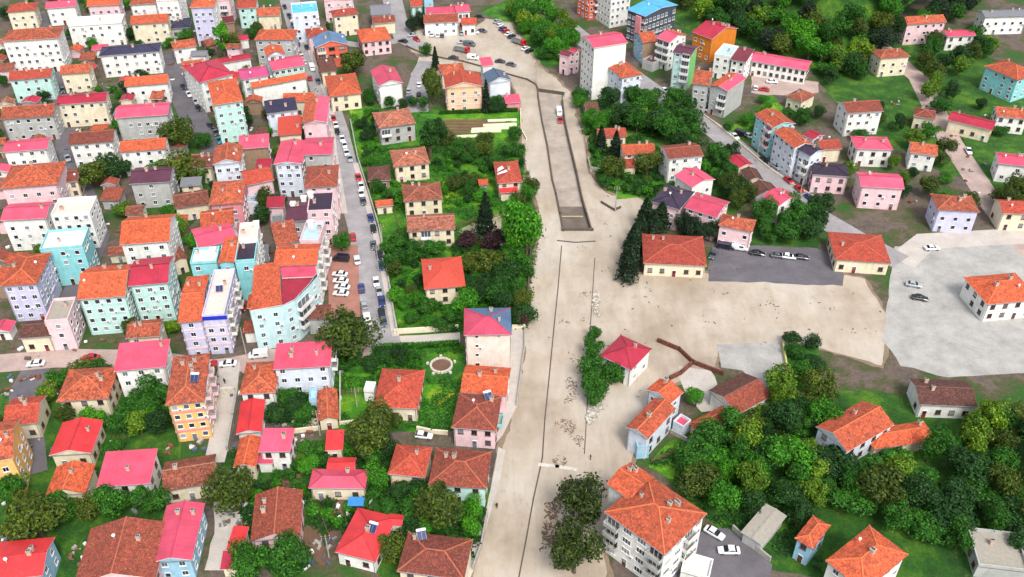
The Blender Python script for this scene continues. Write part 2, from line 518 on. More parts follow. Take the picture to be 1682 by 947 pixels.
sheet('lawn', 'S', [(1066, 768), (1090, 732), (1130, 728), (1160, 742), (1140, 790), (1096, 786)], 0.05, M_GRASSB)
sheet('lawn', 'S', [(1286, 566), (1345, 566), (1345, 640), (1310, 650)], 0.03, M_GRASS)
sheet('lawn', 'S', [(846, -10), (880, 4), (920, 30), (944, 62), (938, 100), (900, 112), (880, 100), (868, 72), (846, 40), (790, 22)], 0.02, M_GRASS)
sheet('lawn', 'S', [(284, 186), (320, 186), (352, 236), (350, 330), (284, 400), (250, 330)], 0.02, M_GRASSD)
sheet('lawn', 'S', [(0, 640), (300, 655), (284, 940), (0, 960)], 0.02, M_GRASSD)
sheet('lawn', 'S', [(1334, 120), (1420, 50), (1560, 60), (1700, 130), (1700, 330), (1540, 280), (1400, 200)], 0.02, M_GRASSD)

sheet('lawn', 'G', [(520, 130), (1320, 105), (1340, 180), (1200, 330), (900, 340), (700, 340), (680, 180)], 0.045, M_GRASSB)
sheet('lawn', 'G', [(720, 640), (1000, 560), (1130, 640), (1100, 800), (850, 880), (720, 860)], 0.045, M_GRASSB)
sheet('lawn', 'H', [(330, 500), (560, 470), (570, 700), (560, 900), (380, 900), (340, 640)], 0.045, M_GRASSB)
# the flooded ground: plaza, both bank roads, the covered river, the yards on the right
FLOOD = [(664, 60), (700, 46), (780, 44), (800, 30), (838, 38), (856, 62), (872, 84), (884, 108), (912, 128), (938, 152), (946, 190), (962, 224), (966, 270),
      (982, 306), (1004, 322), (1046, 322), (1058, 330), (1054, 342), (1076, 352), (1046, 376), (1032, 420), (1024, 452), (1060, 452), (1210, 446), (1330, 440), (1420, 460), (1460, 520), (1448, 600), (1330, 566), (1180, 570), (1176, 610), (1150, 606), (1128, 622), (1080, 640), (1050, 700), (1034, 770),
      (1010, 800), (1000, 840), (990, 960), (988, 1010), (770, 1010), (776, 948), (790, 890), (806, 826), (824, 752), (840, 690), (848, 650), (862, 590), (860, 545), (870, 500), (878, 420),
      (886, 390), (884, 330), (868, 290), (858, 240), (856, 196), (852, 160), (838, 128), (800, 118), (734, 112), (704, 96), (676, 84)]
sheet('silt_margin', 'S', FLOOD, 0.025, road_mat('damp_margin', (138, 120, 100), 0.3), 0.7, 1.5, 1.1, CHAN)
sheet('flood_silt', 'S', FLOOD, 0.03, M_MUD, 0.4, 1.5, 0.0, CHAN)
sheet('flood_silt', 'S', [(690, 92), (722, 96), (736, 112), (700, 140), (676, 122), (684, 104)], 0.035, M_MUD)
sheet('flood_silt', 'H', [(830, 190), (960, 120), (1050, 140), (1130, 60), (1240, 50), (1230, 150), (1190, 300), (1090, 290), (1020, 230), (900, 220)], 0.06, M_MUD)
sheet('concrete_yard', 'S', [(1176, 566), (1290, 562), (1300, 640), (1255, 640), (1215, 606), (1186, 604)], 0.06, M_GREYLOT)
sheet('concrete_yard', 'S', [(1470, 405), (1700, 396), (1700, 610), (1560, 620), (1480, 600), (1450, 560), (1462, 470)], 0.05, M_GREYLOT)
sheet('parking_yard', 'U', [(850, 300), (1680, 330), (1900, 420), (1900, 640), (800, 600)], 0.05, M_ASPHD)

# streets
ribbon('street', 'S', [(470, -20), (488, 40), (512, 100), (534, 160), (552, 215), (565, 270), (580, 320), (594, 370), (606, 430), (616, 490), (628, 545), (640, 600)], 9.0, 8.0, 0.075, M_ASPH)
ribbon('street', 'S', [(650, 566), (600, 580), (540, 586), (440, 588), (380, 602), (340, 606), (240, 590), (100, 588), (-40, 600)], 7.0, 7.0, 0.065, M_ASPHP)
ribbon('street', 'S', [(376, 596), (372, 640), (366, 700), (352, 760)], 5.5, 4.5, 0.09, M_PAVE)
ribbon('street', 'S', [(868, -14), (905, 22), (950, 58), (1000, 96), (1060, 140), (1120, 180), (1180, 218), (1232, 262), (1288, 308), (1345, 356), (1420, 400), (1480, 430)], 10.0, 8.5, 0.075, M_ASPH)
ribbon('street', 'S', [(270, 90), (300, 150), (322, 200), (356, 248), (372, 268)], 11.0, 8.0, 0.065, M_ASPHD)
ribbon('street', 'S', [(640, -20), (652, 30), (664, 64), (690, 76)], 9.0, 8.0, 0.07, M_ASPH)
ribbon('street', 'S', [(664, 64), (610, 76), (560, 70), (515, 62)], 5.0, 5.0, 0.055, M_ASPH)
ribbon('street', 'S', [(686, 184), (684, 150), (694, 118), (704, 100)], 8.0, 8.0, 0.07, M_ASPH)
ribbon('street', 'S', [(60, 20), (100, 130), (110, 240), (160, 390), (108, 520), (40, 640), (50, 780)], 7.0, 7.0, 0.056, M_ASPHD)
ribbon('street', 'S', [(1398, -10), (1440, 70), (1510, 130), (1560, 230), (1640, 350), (1700, 420)], 8.0, 8.0, 0.058, M_ASPHP)
ribbon('street', 'S', [(1480, 430), (1520, 396), (1700, 386)], 8.0, 8.0, 0.07, M_PAVE)
sheet('parking_yard', 'S', [(538, 402), (588, 402), (592, 520), (540, 524)], 0.085, M_BRICKLOT, 0.1)
sheet('parking_yard', 'L', [(700, 560), (1230, 640), (1230, 720), (960, 740), (830, 740), (720, 720)], 0.06, M_ASPHP)
sheet('courtyard', 'Q', [(1020, 500), (1150, 490), (1300, 600), (1420, 700), (1400, 800), (800, 800), (900, 600)], 0.06, M_ASPHD)
sheet('courtyard', 'E', [(330, 395), (600, 420), (600, 590), (470, 620), (430, 760), (400, 920), (250, 930), (330, 640)], 0.06, M_PAVE)
sheet('bare_soil', 'E', [(1120, 390), (1340, 360), (1330, 560), (1250, 740), (1140, 560)], 0.06, M_SOIL)
sheet('bare_soil', 'E', [(800, 190), (1000, 180), (990, 270), (780, 270)], 0.06, M_SOIL)
sheet('bare_soil', 'E', [(1000, 620), (1090, 560), (1150, 660), (1230, 860), (1150, 920), (1050, 800)], 0.07, M_SOIL)
sheet('bare_soil', 'P', [(880, 220), (1060, 240), (1100, 320), (1060, 360), (1150, 470), (1020, 480), (900, 340)], 0.06, M_PAVE)
sheet('paving_strip', 'I', [(1255, 60), (1372, 70), (1362, 250), (1338, 430), (1305, 690), (1190, 920), (1120, 1010), (1150, 900), (1230, 640), (1250, 380)], 0.055, M_PAVE, 0.1)
sheet('paving_strip', 'J', [(940, 130), (985, 150), (945, 330), (880, 560), (800, 860), (740, 1010), (700, 1000), (760, 760), (850, 560), (900, 330)], 0.055, M_PAVE, 0.1)
sheet('paving_strip', 'A', [(1010, 300), (1080, 430), (1200, 760), (1100, 800), (1040, 560)], 0.05, M_PAVE, 0.1)
# street-side pavements with kerbs
for side, pts in (('l', [(500, 60), (523, 118), (545, 180), (549, 250), (558, 300), (566, 350)]), ('r', [(584, 268), (600, 320), (616, 380), (630, 440), (640, 500), (650, 552)])):
    c = [G(*p) for p in pts]
    mb = MB()
    for a, b in zip(c, c[1:]):
        mb.bar(a + Vector((0, 0, 0.065)), b + Vector((0, 0, 0.065)), 1.8, 0.26)
    tag(mb.build('pavement', M_PAVE), None, None, kind='structure')

# the open stretch of the channel, its parapets, and the joints of the covering slab
CZ = -0.9
def chan_sheet(name, pts, z, mat):
    m_ = MB(); m_.face([(p.x, p.y, z) for p in pts])
    o_ = m_.build(name, mat); o_['kind'] = 'structure'
    if o_.data.polygons[0].normal.z < 0: o_.data.flip_normals()
chan_sheet('channel_water', CHAN, CZ, M_CHAN)
chan_sheet('channel_bed', [G(*p) for p in ((916.5, 335), (924.5, 376), (970, 376), (959.5, 335))], CZ + 0.02, M_CHAND)
wall_line('channel_wall', 'S', CH_L, 1.0, 0.44, MAT_CONCD, kind='structure', z0=-1.0)
wall_line('channel_wall', 'S', CH_R, 1.0, 0.40, MAT_CONCD, kind='structure', z0=-1.0)
wall_line('channel_wall', 'S', [CH_L[0], CH_R[0]], 1.3, 0.5, MAT_CONCD, kind='structure', z0=-1.0)
wall_line('channel_wall', 'S', [CH_L[-1], CH_R[-1]], 1.0, 0.6, MAT_CONCD, kind='structure', z0=-1.0)
wall_line('channel_parapet', 'S', [(668, 76), (680, 82), (692, 86.5), (711, 92), (733, 97), (760, 101), (800, 112), (844, 125), (866, 131), (880, 139)] + CH_L, 0.55, 0.5, MAT_CONCD, 'long low dark parapet curving past the plaza and down the channel left side', 'wall')
wall_line('channel_parapet', 'S', CH_R[1:], 0.45, 0.45, MAT_CONCD, 'low parapet along the right bank side of the open channel', 'wall')
wall_line('channel_headwall', 'S', [(924, 378), (973, 378)], 0.7, 0.7, MAT_CONCD, 'dark concrete head wall where the open channel ends', 'wall')
wall_line('concrete_beam', 'M', [(185, 915), (345, 915)], 0.25, 0.5, plain_mat('beam_yellowish', (176, 166, 132), 0.9), 'yellowish beam across the channel just before its head wall', 'beam', z0=-0.6)
wall_line('slab_kerb', 'S', [(916, 395), (945, 398), (977, 396)], 0.10, 0.45, MAT_CONCD, kind='structure', z0=0.03)
wall_line('slab_kerb', 'S', [(922.5, 404), (916, 480), (909.7, 540), (903, 610), (895, 688), (891, 751), (887, 770), (876, 820), (864, 887), (850, 960)], 0.07, 0.28, MAT_CONCD, kind='structure', z0=0.03)
wall_line('slab_kerb', 'S', [(977, 423), (973, 488), (968, 560), (966, 640), (960, 745)], 0.05, 0.22, MAT_CONCD, kind='structure', z0=0.03)
wall_line('slab_kerb', 'S', [(887, 763), (915, 766), (945, 771)], 0.10, 0.9, MAT_STONE, kind='structure', z0=0.035)

# the wooded hillside
HL0, HL1 = G(1112, 40), G(1352, 128)
HD = (HL1 - HL0); HLEN = HD.length; HD.normalize()
HN = Vector((-HD.y, HD.x, 0))
def hill_z(s, t):
    if s <= 0: return -0.3
    return 0.34 * s * min(1, s / 25) * max(0.0, min(1, (HLEN + 4 - t) / 20.0)) + 2.0 * noise.noise(Vector((t * 0.02, s * 0.02, 3)))* min(1, s / 20)
mb = MB()
NS, NT = 14, int((HLEN + 34) / 14)
def hp(i, j):
    s, t = -2 + i * 14.0, -30 + j * 14.0
    p = HL0 + HD * t + HN * s
    return (p.x, p.y, hill_z(s, t))
for i in range(NS):
    for j in range(NT):
        mb.face([hp(i, j), hp(i, j + 1), hp(i + 1, j + 1), hp(i + 1, j)])
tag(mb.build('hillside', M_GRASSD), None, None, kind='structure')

# ------------------------------------------------------------------ building kit
def window_mesh(name, frame, cols=2, sill=True):
    """a window one metre by one metre: frame, mullions, sill and a set-back pane; faces -y"""
    mb = MB()
    t = 0.07
    mb.box(-0.5, 0.5, -0.10, 0.02, 0.5 - t, 0.5, 0)
    mb.box(-0.5, 0.5, -0.10, 0.02, -0.5, -0.5 + t, 0)
    mb.box(-0.5, -0.5 + t, -0.10, 0.02, -0.5 + t, 0.5 - t, 0)
    mb.box(0.5 - t, 0.5, -0.10, 0.02, -0.5 + t, 0.5 - t, 0)
    for k in range(1, cols):
        x = -0.5 + k / cols
        mb.box(x - 0.022, x + 0.022, -0.07, 0.01, -0.5 + t, 0.5 - t, 0)
    mb.box(-0.5 + t, 0.5 - t, -0.035, 0.015, -0.5 + t, 0.5 - t, 1)
    if sill: mb.box(-0.56, 0.56, -0.2, 0.0, -0.57, -0.502, 0)
    return mb.mesh(name, [frame, MAT_GLASS])
WIN = [window_mesh('window', MAT_FRAME, 2), window_mesh('window', MAT_FRAME, 1), window_mesh('window', MAT_FRAMEB, 2), window_mesh('window', MAT_FRAME, 3)]

def door_mesh(mat):
    mb = MB()
    mb.box(-0.5, 0.5, -0.09, 0.02, 0, 2.1, 0)
    mb.box(-0.58, -0.5, -0.13, 0.0, 0, 2.18, 1); mb.box(0.5, 0.58, -0.13, 0.0, 0, 2.18, 1)
    mb.box(-0.5, 0.5, -0.13, 0.0, 2.1, 2.18, 1)
    mb.box(-0.36, 0.36, -0.11, -0.09, 1.2, 1.9, 2)
    mb.box(0.36, 0.42, -0.15, -0.09, 0.95, 1.1, 1)
    return mb.mesh('door', [mat, MAT_FRAME, MAT_GLASS])
DOORS = [door_mesh(plain_mat('door_brown', (96, 58, 40), 0.6)), door_mesh(plain_mat('door_grey', (120, 124, 130), 0.5)), door_mesh(plain_mat('door_red', (140, 40, 40), 0.5))]
_bal = {}
def balcony_meshes(mat):
    if mat.name not in _bal:
        s = MB(); s.box(-0.5, 0.5, -1.25, 0.0, -0.14, 0.0)
        r = MB()
        r.box(-0.5, 0.5, -1.25, -1.17, 0.0, 0.95); r.box(-0.5, -0.475, -1.17, 0, 0, 0.95); r.box(0.475, 0.5, -1.17, 0, 0, 0.95)
        r.box(-0.51, 0.51, -1.27, -1.15, 0.95, 1.0)
        d = MB(); d.box(-0.45, 0.45, -0.06, 0.02, 0.02, 2.15, 1)
        for x in (-0.45, -0.16, 0.13, 0.42): d.box(x, x + 0.03, -0.10, 0.02, 0.02, 2.2, 0)
        d.box(-0.45, 0.45, -0.10, 0.02, 2.15, 2.25, 0)
        _bal[mat.name] = (s.mesh('balcony', MAT_CONC), r.mesh('railing', mat), d.mesh('balcony_door', [MAT_FRAME, MAT_GLASS]))
    return _bal[mat.name]
def chimney_mesh():
    mb = MB()
    mb.box(-0.4, 0.4, -0.4, 0.4, -1.6, 1.0, 0)
    mb.box(-0.5, 0.5, -0.5, 0.5, 1.0, 1.12, 1)
    for x in (-0.2, 0.2): mb.box(x - 0.12, x + 0.12, -0.12, 0.12, 1.12, 1.45, 2)
    return mb.mesh('chimney', [MAT_CHIM, MAT_CONC, MAT_CONCD])
CHIM = chimney_mesh()
sp = MB()
sp.face([(-1.0, -1.0, 0.25), (1.0, -1.0, 0.25), (1.0, 0.7, 1.25), (-1.0, 0.7, 1.25)], 0)
sp.face([(-1.0, 0.7, 1.17), (1.0, 0.7, 1.17), (1.0, -1.0, 0.17), (-1.0, -1.0, 0.17)], 1)
for a, b in (((-1, -1, .21), (1, -1, .21)), ((-1, .7, 1.21), (1, .7, 1.21)), ((-1, -1, .21), (-1, .7, 1.21)), ((1, -1, .21), (1, .7, 1.21)), ((0, -1, .23), (0, .7, 1.23)), ((-.9, .7, 1.2), (-.9, .8, -.6)), ((.9, .7, 1.2), (.9, .8, -.6)), ((-.9, -.9, .2), (-.9, -.9, -.9)), ((.9, -.9, .2), (.9, -.9, -.9))):
    sp.bar(a, b, 0.07, mi=1)
SOLAR = sp.mesh('solar_panel', [MAT_SOLAR, MAT_STEEL])
tk = MB(); tk.tube([(-1.15, 0.95, 1.45), (-1.0, 0.95, 1.45), (1.0, 0.95, 1.45), (1.15, 0.95, 1.45)], [0.2, 0.36, 0.36, 0.2], 10)
TANK = tk.mesh('water_tank', MAT_TANK)

FOOT = []       # footprints: centre, half extents, direction
def in_foot(p, pad=0.0):
    for (c, ux, hw, hd) in FOOT:
        d = p - c
        if abs(d.x * ux.x + d.y * ux.y) < hw + pad and abs(-d.x * ux.y + d.y * ux.x) < hd + pad: return True
    return False

def roof_uv(pts):
    a, b, c = Vector(pts[0]), Vector(pts[1]), Vector(pts[2])
    nrm = (b - a).cross(c - a).normalized()
    u = Vector((0, 0, 1)).cross(nrm)
    if u.length < 0.05: u = Vector((1, 0, 0))
    u.normalize()
    v = nrm.cross(u)
    return [(Vector(p).dot(u), Vector(p).dot(v)) for p in pts]

def roof_faces(kind, w, d, z, pitch, split=0.0):
    """top faces of a roof over a w by d rectangle centred on the origin; z = eaves"""
    x, y = w / 2, d / 2
    A, B, C, D = (-x, -y, z), (x, -y, z), (x, y, z), (-x, y, z)
    if kind == 'flat': return [[A, B, C, D]], [], z
    if kind == 'shed':
        t = z + pitch * d * 0.5
        return [[A, B, (x, y, t), (-x, y, t)]], [], t
    if kind == 'gx':
        t = z + pitch * y
        P, Q = (-x, 0, t), (x, 0, t)
        return [[A, B, Q, P], [C, D, P, Q]], [(P, Q)], t
    if kind == 'gy':
        t = z + pitch * x
        P, Q = (0, -y, t), (0, y, t)
        return [[D, A, P, Q], [B, C, Q, P]], [(P, Q)], t
    if w >= d:
        t = z + pitch * y
        k = max(0.0, x - y)
        P, Q = (-k, 0, t), (k, 0, t)
        if k < 0.15:
            P = (0, 0, t)
            return [[A, B, P], [B, C, P], [C, D, P], [D, A, P]], [(A, P), (B, P), (C, P), (D, P)], t
        return [[A, B, Q, P], [B, C, Q], [C, D, P, Q], [D, A, P]], [(P, Q), (A, P), (D, P), (B, Q), (C, Q)], t
    t = z + pitch * x
    k = max(0.0, y - x)
    P, Q = (0, -k, t), (0, k, t)
    if k < 0.15:
        P = (0, 0, t)
        return [[A, B, P], [B, C, P], [C, D, P], [D, A, P]], [(A, P), (B, P), (C, P), (D, P)], t
    return [[A, B, P], [B, C, Q, P], [C, D, Q], [D, A, P, Q]], [(P, Q), (A, P), (B, P), (C, Q), (D, Q)], t

TILES = {'FA', 'OR', 'OT', 'RT', 'BR', 'OLD', 'DK', 'SM'}
RIDGE = {k: plain_mat('ridge_' + k.lower(), c, 0.9, var=0.25) for k, c in (('FA', (196, 132, 106)), ('OR', (214, 116, 72)), ('OT', (196, 112, 78)), ('RT', (190, 96, 70)), ('BR', (178, 100, 74)), ('OLD', (170, 116, 92)), ('DK', (120, 84, 72)), ('SM', (226, 84, 60)))}
HOUSES = []
ac = MB(); ac.box(-0.42, 0.42, -0.36, -0.03, -0.3, 0.3, 0); ac.box(-0.34, 0.1, -0.375, -0.36, -0.24, 0.24, 1); ac.box(-0.4, -0.34, -0.34, 0.02, -0.36, -0.3, 1); ac.box(0.34, 0.4, -0.34, 0.02, -0.36, -0.3, 1)
AIRCON = ac.mesh('air_conditioner', [MAT_WHITE, MAT_STEEL])
ds = MB()
for i in range(3):
    for j in range(10):
        a0, a1 = 2 * math.pi * j / 10, 2 * math.pi * (j + 1) / 10
        r0, r1 = 0.16 * i, 0.16 * (i + 1)
        q = [(r * math.cos(a), -0.9 * r * r, r * math.sin(a)) for r, a in ((r0, a0), (r1, a0), (r1, a1), (r0, a1))]
        ds.face(q if i else q[1:] if False else [q[0], q[1], q[2]])
        if i: ds.v = ds.v
        ds.face(list(reversed([(p[0], p[1] + 0.02, p[2]) for p in q])) if i else list(reversed([(p[0], p[1] + 0.02, p[2]) for p in q[:3]])))
        if i: ds.face([q[0], q[2], q[3]])
ds.bar((0, 0.02, 0), (0, 0.12, -0.3), 0.06); ds.bar((0, 0.12, -0.3), (0, 0.12, -1.1), 0.06); ds.bar((0, 0, -0.3), (0, -0.45, 0), 0.04)
DISH = ds.mesh('satellite_dish', MAT_TANK)

def put_window(parent, pos, ang, w, h, kind):
    o = link('window', WIN[kind], parent)
    o.location = pos
    o.rotation_euler = (0, 0, ang)
    o.scale = (w, 1, h)

def facade(parent, p0, p1, floors, fh, ws, rng, dens=3.3, kind=0, bal=None, balw=None, balcol=None, skip=0.12, door=False, ww=1.25, hh=1.35):
    """windows, balconies and a door on the wall from p0 to p1 (left to right as seen from outside)"""
    d = Vector((p1[0] - p0[0], p1[1] - p0[1], 0))
    L = d.length
    d.normalize()
    ang = math.atan2(d.y, d.x)
    n = max(1, int(round((L - 0.6) / dens)))
    nf = max(1, int(floors + 0.35))
    cols = [(k + 0.5) * L / n for k in range(n)]
    bcols = []
    if bal is not None:
        bcols = [c for c in (balcol if balcol is not None else ([n // 2] if n < 5 else [1, n - 2])) if c < n]
    dcol = rng.randrange(n) if door else -1
    ww = min(ww, L / n * 0.62)
    for k, x in enumerate(cols):
        q = Vector((p0[0], p0[1], 0)) + d * x
        for f in range(nf):
            z = f * fh + 0.35
            if k in bcols and f >= 1:
                s, r, dm = balcony_meshes(bal)
                bw = balw or min(3.4, L / n * 0.96)
                b = link('balcony', s, parent); b.location = (q.x, q.y, z + 0.25); b.rotation_euler = (0, 0, ang); b.scale = (bw, 1, 1)
                link('railing', r, b)
                o = link('balcony_door', dm, b); o.location = (0, 0, 0)
                continue
            if f == 0 and k == dcol:
                o = link('door', rng.choice(DOORS), parent); o.location = (q.x, q.y, 0.02); o.rotation_euler = (0, 0, ang)
                continue
            if rng.random() < skip: continue
            put_window(parent, (q.x, q.y, z + fh * 0.52), ang, ww, min(hh, fh * 0.5), kind)
            if floors >= 2.6 and f >= 1 and rng.random() < 0.16:
                o = link('air_conditioner', AIRCON, parent)
                o.location = (q.x + d.x * (ww / 2 + 0.55), q.y + d.y * (ww / 2 + 0.55), z + fh * 0.3)
                o.rotation_euler = (0, 0, ang)

def house(reg, FL, FR, third, floors, roof, rm, wm, label, s='l', g=0, pitch=None, fr=1, si=1, dens=3.3, skip=0.12, kind=None, bal=None, balcol=None, sidebal=None, chim=None,
          solar=None, rm2=None, fh=2.9, name=None, cat=None, band=None, over=None, wm2=None, hh=1.35, ww=1.25, sq=None, side=None):
    rng = random.Random(label)
    z = floors * fh + 0.35
    zz = 0.0 if g else z
    A, B = at(reg, FL, zz), at(reg, FR, zz)
    u = (B - A); u.z = 0
    W = u.length
    u.normalize()
    v = Vector((-u.y, u.x, 0))
    if isinstance(third, tuple):
        C3 = at(reg, third, zz)
        dv = (C3 - (A if s == 'l' else B)).dot(v)
    else:
        dv = third
    D = max(2.0, dv)
    c = A + u * (W / 2) + v * (D / 2)
    c.z = 0
    rz = math.atan2(u.y, u.x)
    name = name or ('apartment_block' if floors >= 3.4 else 'house')
    cat = cat or ('apartment block' if floors >= 3.4 else 'house')
    root = empty(name, c, rz)
    tag(root, label, cat)
    FOOT.append((c, u, W / 2, D / 2))
    HOUSES.append(root)
    flat = roof == 'flat'
    o = over if over is not None else (0.02 if flat else 0.45)
    w2, d2 = W / 2 - o, D / 2 - o
    pitch = pitch if pitch is not None else (0.42 if rm in TILES else 0.30)
    zt = z if flat else z + pitch * o * 0.9       # wall top meets the underside of the roof
    faces, ridges, top = roof_faces(roof, W, D, z, pitch)
    # walls
    mb = MB()
    wb = [(-w2, -d2), (w2, -d2), (w2, d2), (-w2, d2)]
    for i in range(4):
        p, q = wb[i], wb[(i + 1) % 4]
        hp_, hq_ = zt, zt
        if roof == 'shed':
            hz = lambda y: z + pitch * 0.5 * (y + D / 2) - 0.14
            hp_, hq_ = hz(p[1]), hz(q[1])
        mi = 1 if (wm2 and i in (1,)) else 0
        mb.face([(p[0], p[1], -0.3), (q[0], q[1], -0.3), (q[0], q[1], hq_ - (0 if roof == 'shed' else 0.12)), (p[0], p[1], hp_ - (0 if roof == 'shed' else 0.12))], mi)
    if roof == 'gy':
        for yy, sg in ((-d2, 1), (d2, -1)):
            t = [(-w2, yy, zt - 0.12), (w2, yy, zt - 0.12), (0, yy, z + pitch * W / 2 - 0.16)]
            mb.face(t if sg > 0 else t[::-1])
    if roof == 'gx':
        for xx, sg in ((w2, 1), (-w2, -1)):
            t = [(xx, -d2, zt - 0.12), (xx, d2, zt - 0.12), (xx, 0, z + pitch * D / 2 - 0.16)]
            mb.face(t if sg > 0 else t[::-1], 1 if (wm2 and sg > 0) else 0)
    wall = mb.build('wall', [WALL[wm], WALL[wm2 or wm]], root)
    if band:      # floor bands that run round the building
        bb = MB()
        for f in range(1, int(floors + 0.4)):
            h = f * fh + 0.35
            bb.box(-w2 - 0.12, w2 + 0.12, -d2 - 0.12, d2 + 0.12, h - 0.22, h + 0.22)
        bb.build('floor_band', WALL[band] if band in WALL else R[band], root)
    # roof
    def slab(name, fs, mat, th=0.14):
        r = MB()
        und = []
        for f in fs:
            r.face(f, 0, roof_uv(f))
            und.append([(p[0], p[1], p[2] - th) for p in reversed(f)])
        for f in und: r.face(f, 1)
        edges = {}
        for f in fs:
            for i in range(len(f)):
                a, b = f[i], f[(i + 1) % len(f)]
                if (b, a) in edges: edges.pop((b, a))
                else: edges[(a, b)] = 1
        for a, b in edges:
            r.face([a, (a[0], a[1], a[2] - th), (b[0], b[1], b[2] - th), b], 1)
        return r.build(name, [mat, MAT_FRAME if mat.name.startswith('sheet') or rng.random() < 0.4 else MAT_WOOD], root)
    if flat:
        ro = slab('roof', [[(p[0], p[1], z) for p in faces[0]]], R[rm], 0.2)
        pm = MB()
        t, hp2 = 0.22, 0.75
        pm.box(-W / 2, W / 2, -D / 2, -D / 2 + t, z - 0.1, z + hp2)
        pm.box(-W / 2, W / 2, D / 2 - t, D / 2, z - 0.1, z + hp2)
        pm.box(-W / 2, -W / 2 + t, -D / 2 + t, D / 2 - t, z - 0.1, z + hp2)
        pm.box(W / 2 - t, W / 2, -D / 2 + t, D / 2 - t, z - 0.1, z + hp2)
        pm.build('parapet', WALL[wm], root)
    elif rm2 and len(faces) >= 2:
        half = [i for i, f in enumerate(faces) if sum(p[0] for p in f) / len(f) < -0.01 or (roof == 'gx' and i == 0)]
        if roof == 'hip': half = [0, 3] if W >= D else [0, 3]
        ro = slab('roof', [faces[i] for i in half], R[rm])
        slab('roof', [faces[i] for i in range(len(faces)) if i not in half], R[rm2])
    else:
        ro = slab('roof', faces, R[rm])
    if ridges:
        r = MB()
        for a, b in ridges:
            r.bar(Vector(a) + Vector((0, 0, 0.03)), Vector(b) + Vector((0, 0, 0.03)), 0.26, 0.14)
        r.build('ridge', RIDGE[rm] if rm in RIDGE else R[rm], ro)
    # gutter on the front eaves
    if not flat and W > 5:
        gm = MB(); gm.bar((-W / 2 + 0.05, -D / 2 - 0.07, z - 0.1), (W / 2 - 0.05, -D / 2 - 0.07, z - 0.1), 0.12)
        gm.build('gutter', MAT_STEEL, root)
    # which walls look towards the camera
    def faces_cam(nx, ny):
        nw = Vector((u.x * nx + v.x * ny, u.y * nx + v.y * ny))
        to = Vector((0 - c.x, -20 - c.y)).normalized()
        return nw.dot(to) > -0.12
    kd = kind if kind is not None else (rng.choice([0, 0, 1]) if floors >= 2.4 else rng.choice([0, 2, 2]))
    bm_ = WALL.get(bal) if bal else None
    sb_ = WALL.get(sidebal) if sidebal else None
    if fr: facade(root, (-w2, -d2), (w2, -d2), floors, fh, None, rng, dens, kd, bm_, None, balcol, skip, True, ww, hh)
    if si:
        sides = 'lr' if side is None else side
        if faces_cam(1, 0) and 'r' in sides: facade(root, (w2, -d2), (w2, d2), floors, fh, None, rng, dens, kd, sb_, None, None, skip, False, ww, hh)
        if faces_cam(-1, 0) and 'l' in sides: facade(root, (-w2, d2), (-w2, -d2), floors, fh, None, rng, dens, kd, sb_, None, None, skip, False, ww, hh)
    # chimneys and solar heaters
    def roof_z(x, y):
        if flat: return z
        if roof == 'shed': return z + pitch * 0.5 * (y + D / 2)
        if roof == 'gx': return z + pitch * (D / 2 - abs(y))
        if roof == 'gy': return z + pitch * (W / 2 - abs(x))
        return z + pitch * min(W / 2 - abs(x), D / 2 - abs(y))
    nch = chim if chim is not None else (rng.choice([1, 1, 2]) if W * D > 45 and not flat else (1 if W * D > 30 else 0))
    for k in range(nch):
        x, y = rng.uniform(-0.36, 0.36) * W, rng.uniform(-0.12, 0.32) * D
        ch = link('chimney', CHIM, ro)
        ch.location = (x, y, roof_z(x, y) + 0.15)
        q = rng.uniform(0.7, 1.05)
        ch.scale = (q, q, rng.uniform(0.75, 1.0))
    if floors >= 2 and W * D > 40 and rng.random() < 0.35:
        x, y = rng.uniform(-0.4, 0.4) * W, rng.uniform(-0.35, 0.2) * D
        di = link('satellite_dish', DISH, ro)
        di.location = (x, y, roof_z(x, y) + 1.0)
        di.scale = (0.75, 0.75, 0.75)
        di.rotation_euler = (math.radians(-30), 0, math.radians(20) - rz)
    if not flat and z > 4 and W > 5:
        dp = MB(); xx = (w2 - 0.2) * rng.choice((-1, 1))
        dp.bar((xx, -d2 - 0.07, 0.1), (xx, -d2 - 0.07, z - 0.3), 0.11); dp.bar((xx, -d2 - 0.07, z - 0.3), (xx, -D / 2 - 0.05, z - 0.12), 0.1)
        dp.build('drainpipe', MAT_STEEL, root)
    for (x, y, a) in (solar or []):
        so = link('solar_panel', SOLAR, root)
        so.location = (x * W, y * D, roof_z(x * W, y * D) + 0.35)
        so.rotation_euler = (0, 0, math.radians(a) - rz)
        so.scale = (0.85, 0.85, 0.8)
        link('water_tank', TANK, so)
    root['_z'] = z
    return root

# ------------------------------------------------------------------ buildings: region, front-left eaves, front-right eaves, depth or back corner, storeys, roof, colours, label
H = house
